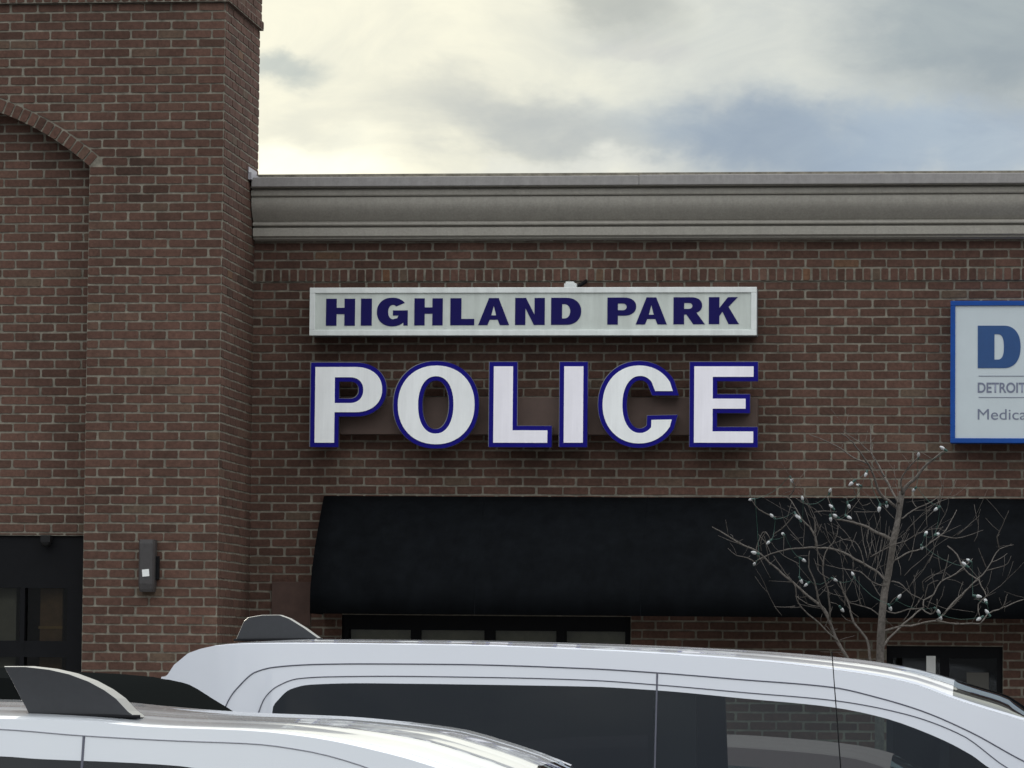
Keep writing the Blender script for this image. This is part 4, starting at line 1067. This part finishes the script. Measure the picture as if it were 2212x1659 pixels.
xe = xr2+.30
def rear(c, x, z=None): return [(x, BE2+.01), (x+.03, c[0][1]-.22), (x+.12, c[0][1]-.06), (x+.30, c[0][1])]+c
cR2 = [(xr2-.1, 1.4), (xr2+.1, cR2[0][1]-.1), (xr2+.4, cR2[0][1])]+drop(cR2, 1.15, 1.06)
cA2 = rear(cA2, xr2+.22)
cA2 = drop(drop(cA2, .45, cA2[-1][1]-.20), .62, 1.04)
cB2 = [(x, z-.03) for x, z in cA2[2:-1]]; cB2 = [(cB2[0][0]-.05, BE2+.01)]+cB2+[(cB2[-1][0]+.5, BE2+.03)]
cG2 = [(xr2+.34, BE2+.02), (xr2+.37, cG2[0][1]-.2), (xr2+.45, cG2[0][1]-.05), (xr2+.62, cG2[0][1])]+cG2
cG2 = drop(drop(drop(cG2, .25, cG2[-1][1]-.06), .35, cG2[-1][1]-.28), .45, BE2+.02)
van2 = empty('white_van', (at(300, 1600, YC2).x, YC2, -.14), 'nearer white van with a large dark roof fin, lower left corner', 'van', 'white vans parked side by side')
x_s2 = at(165, 1620, YN2).x
vd2 = vehicle(van2, YN2, WD2, top2, cA2, cB2, cG2, cR2, xr2-.16, xf2+2.07, BE2, M['white_paint2'], xf2-.02, xf2+1.0, (xr2+.7, xf2+1.25), [(x_s2, 'rear_side_window', M['tint_glass']), (1e9, 'front_side_window', M['clear_glass'])], groove=False)
q = MB(); fA2 = pchip(cA2); a_ = xr2+.3; pts = [vd2['surf'](x, fA2(x)) for x in np.arange(xr2+.26, cA2[-3][0]+.45, .04)]; q.tube(pts, .0016, 6); q.build('door_seam', mat('pale_seam', (.28, .29, .33), .6), van2)
vseam(van2, vd2, x_s2, .3, fA2(x_s2), .0032, -.01)
for y in (-.42, .42): seat(van2, x_s2+.5, vd2['yc']+y); seat(van2, x_s2-.7, vd2['yc']+y)
fin(van2, [(63, 1545), (8, 1439), (52, 1439), (104, 1445), (148, 1455), (191, 1471), (226, 1490), (252, 1509), (278, 1537), (295, 1549)], YC2-.60, .11)
# whip antenna on the near front wing
Yan = YN2+.10; a0 = at(1797, 1408, Yan); a1 = at(1816, 1659, Yan); dd = a1-a0
zb2 = vd2['ft'](a1.x)-.05 if vd2['ft'](a1.x) < a1.z else a1.z-.2
base = a0+dd*((a0.z-1.0)/(a0.z-a1.z))
q = MB(); q.tube([a0, a1, base], [.0011, .0016, .0022], 6); q.tube([base+Vector((0, 0, .04)), base-Vector((0, 0, .05))], [.008, .012], 8); q.build('antenna', M['black_metal'], van2)
q = MB(); ym = vd2['yc']-WD2/2; q.box(xf2+.2, xf2+.36, ym-.20, ym-.02, .95, 1.15); q.build('side_mirror', M['white_paint2'], van2, bevel=.04)

# --- low maroon car seen through the van's windows
YN4 = -9.2; WD4 = 1.75; YC4 = YN4+WD4/2
top4 = A([(1150, 1600), (1350, 1590), (1560, 1588), (1700, 1596), (1850, 1612), (1930, 1630)], YC4)
xr4 = top4[0][0]-1.0; xf4, zf4 = top4[-1]; zt4 = max(p[1] for p in top4)
top4 = [(xr4-.2, .3), (xr4-.18, .7), (xr4-.1, .95), (xr4+.2, 1.02), (xr4+.6, zt4-.2)]+top4+[(xf4+.4, zf4-.22), (xf4+.75, .92), (xf4+.9, .88), (xf4+1.6, .78), (xf4+1.85, .6), (xf4+1.9, .3)]
BE4 = .86; core4 = top4[4:-6]
def dn(c, d, sh): return [(x-(sh if x > core4[-2][0] else 0), z-d) for x, z in c]
cR4 = dn(core4, .05, .04)+[(xf4+.7, .88)]; cA4 = dn(core4, .08, .08)+[(xf4+.6, .88)]; cB4 = dn(core4, .10, .12)+[(xf4+.5, .88)]
cG4 = [(core4[0][0]+.35, BE4+.02)]+[(x-.1, z-.14) for x, z in core4[1:]]+[(xf4+.35, BE4+.02)]
car4 = empty('maroon_car', (at(1500, 1600, YC4).x, YC4, -.14), 'low maroon car seen dimly through the side glass of the taller van', 'car')
vehicle(car4, YN4, WD4, top4, cA4, cB4, cG4, cR4, xr4-.2, xf4+1.9, BE4, paint('maroon_paint', (.11, .075, .08), rough=.6, coat=0, spec=.2), xf4, xf4+.75, (xr4+.7, xf4+1.15), [(1e9, 'side_window', M['tint_glass'])], groove=False, inset=.2)
# --- black car between them
YN3 = -18.55; WD3 = 1.85; YC3 = YN3+WD3/2
top3 = A([(-200, 1440), (0, 1440), (60, 1442), (141, 1447), (250, 1452), (357, 1459), (400, 1470), (450, 1495), (513, 1536)], YC3+.65)
xr3 = top3[0][0]-1.5; xf3, zf3 = top3[-1]; zt3 = top3[0][1]
top3 = [(xr3-.2, .3), (xr3-.18, .8), (xr3-.1, 1.2), (xr3+.05, zt3-.2), (xr3+.3, zt3-.03), (xr3+.8, zt3)]+top3+[(xf3+.3, zf3-.25), (xf3+.62, 1.12), (xf3+.8, 1.05), (xf3+1.5, .98), (xf3+1.75, .8), (xf3+1.9, .3)]
def low(c, d, lim): return [(x, max(lim, z-d)) for x, z in c]
BE3 = 1.05
core = top3[3:-5]
cR3 = [(x-.02*(x > core[-4][0]), z-.018) for x, z in core]+[(xf3+.6, 1.07)]
cA3 = [(x-.08*(x > core[-4][0]), z-.05) for x, z in core]+[(xf3+.5, 1.07)]
cB3 = [(x-.12*(x > core[-4][0]), z-.08) for x, z in core]+[(xf3+.4, 1.07)]
cG3 = [(xr3+.40, BE3+.02), (xr3+.44, zt3-.35), (xr3+.6, zt3-.2), (xr3+.9, zt3-.17)]+[(x-.2, z-.17) for x, z in top3[6:-7] if x-.2 > xr3+.95]+[(xf3-.15, zf3-.2), (xf3+.25, BE3+.02)]
car = empty('black_car', (at(100, 1500, YC3).x, YC3, -.14), 'black car whose dark rounded roof shows between the two white vans', 'car')
vd3 = vehicle(car, YN3, WD3, top3, cA3, cB3, cG3, cR3, xr3-.2, xf3+1.9, BE3, M['black_paint'], xf3+.10, xf3+.62, (xr3+.75, xf3+1.1), [(1e9, 'side_window', M['tint_glass'])], groove=False, inset=.2)
S.render.resolution_x = 1024; S.render.resolution_y = 768
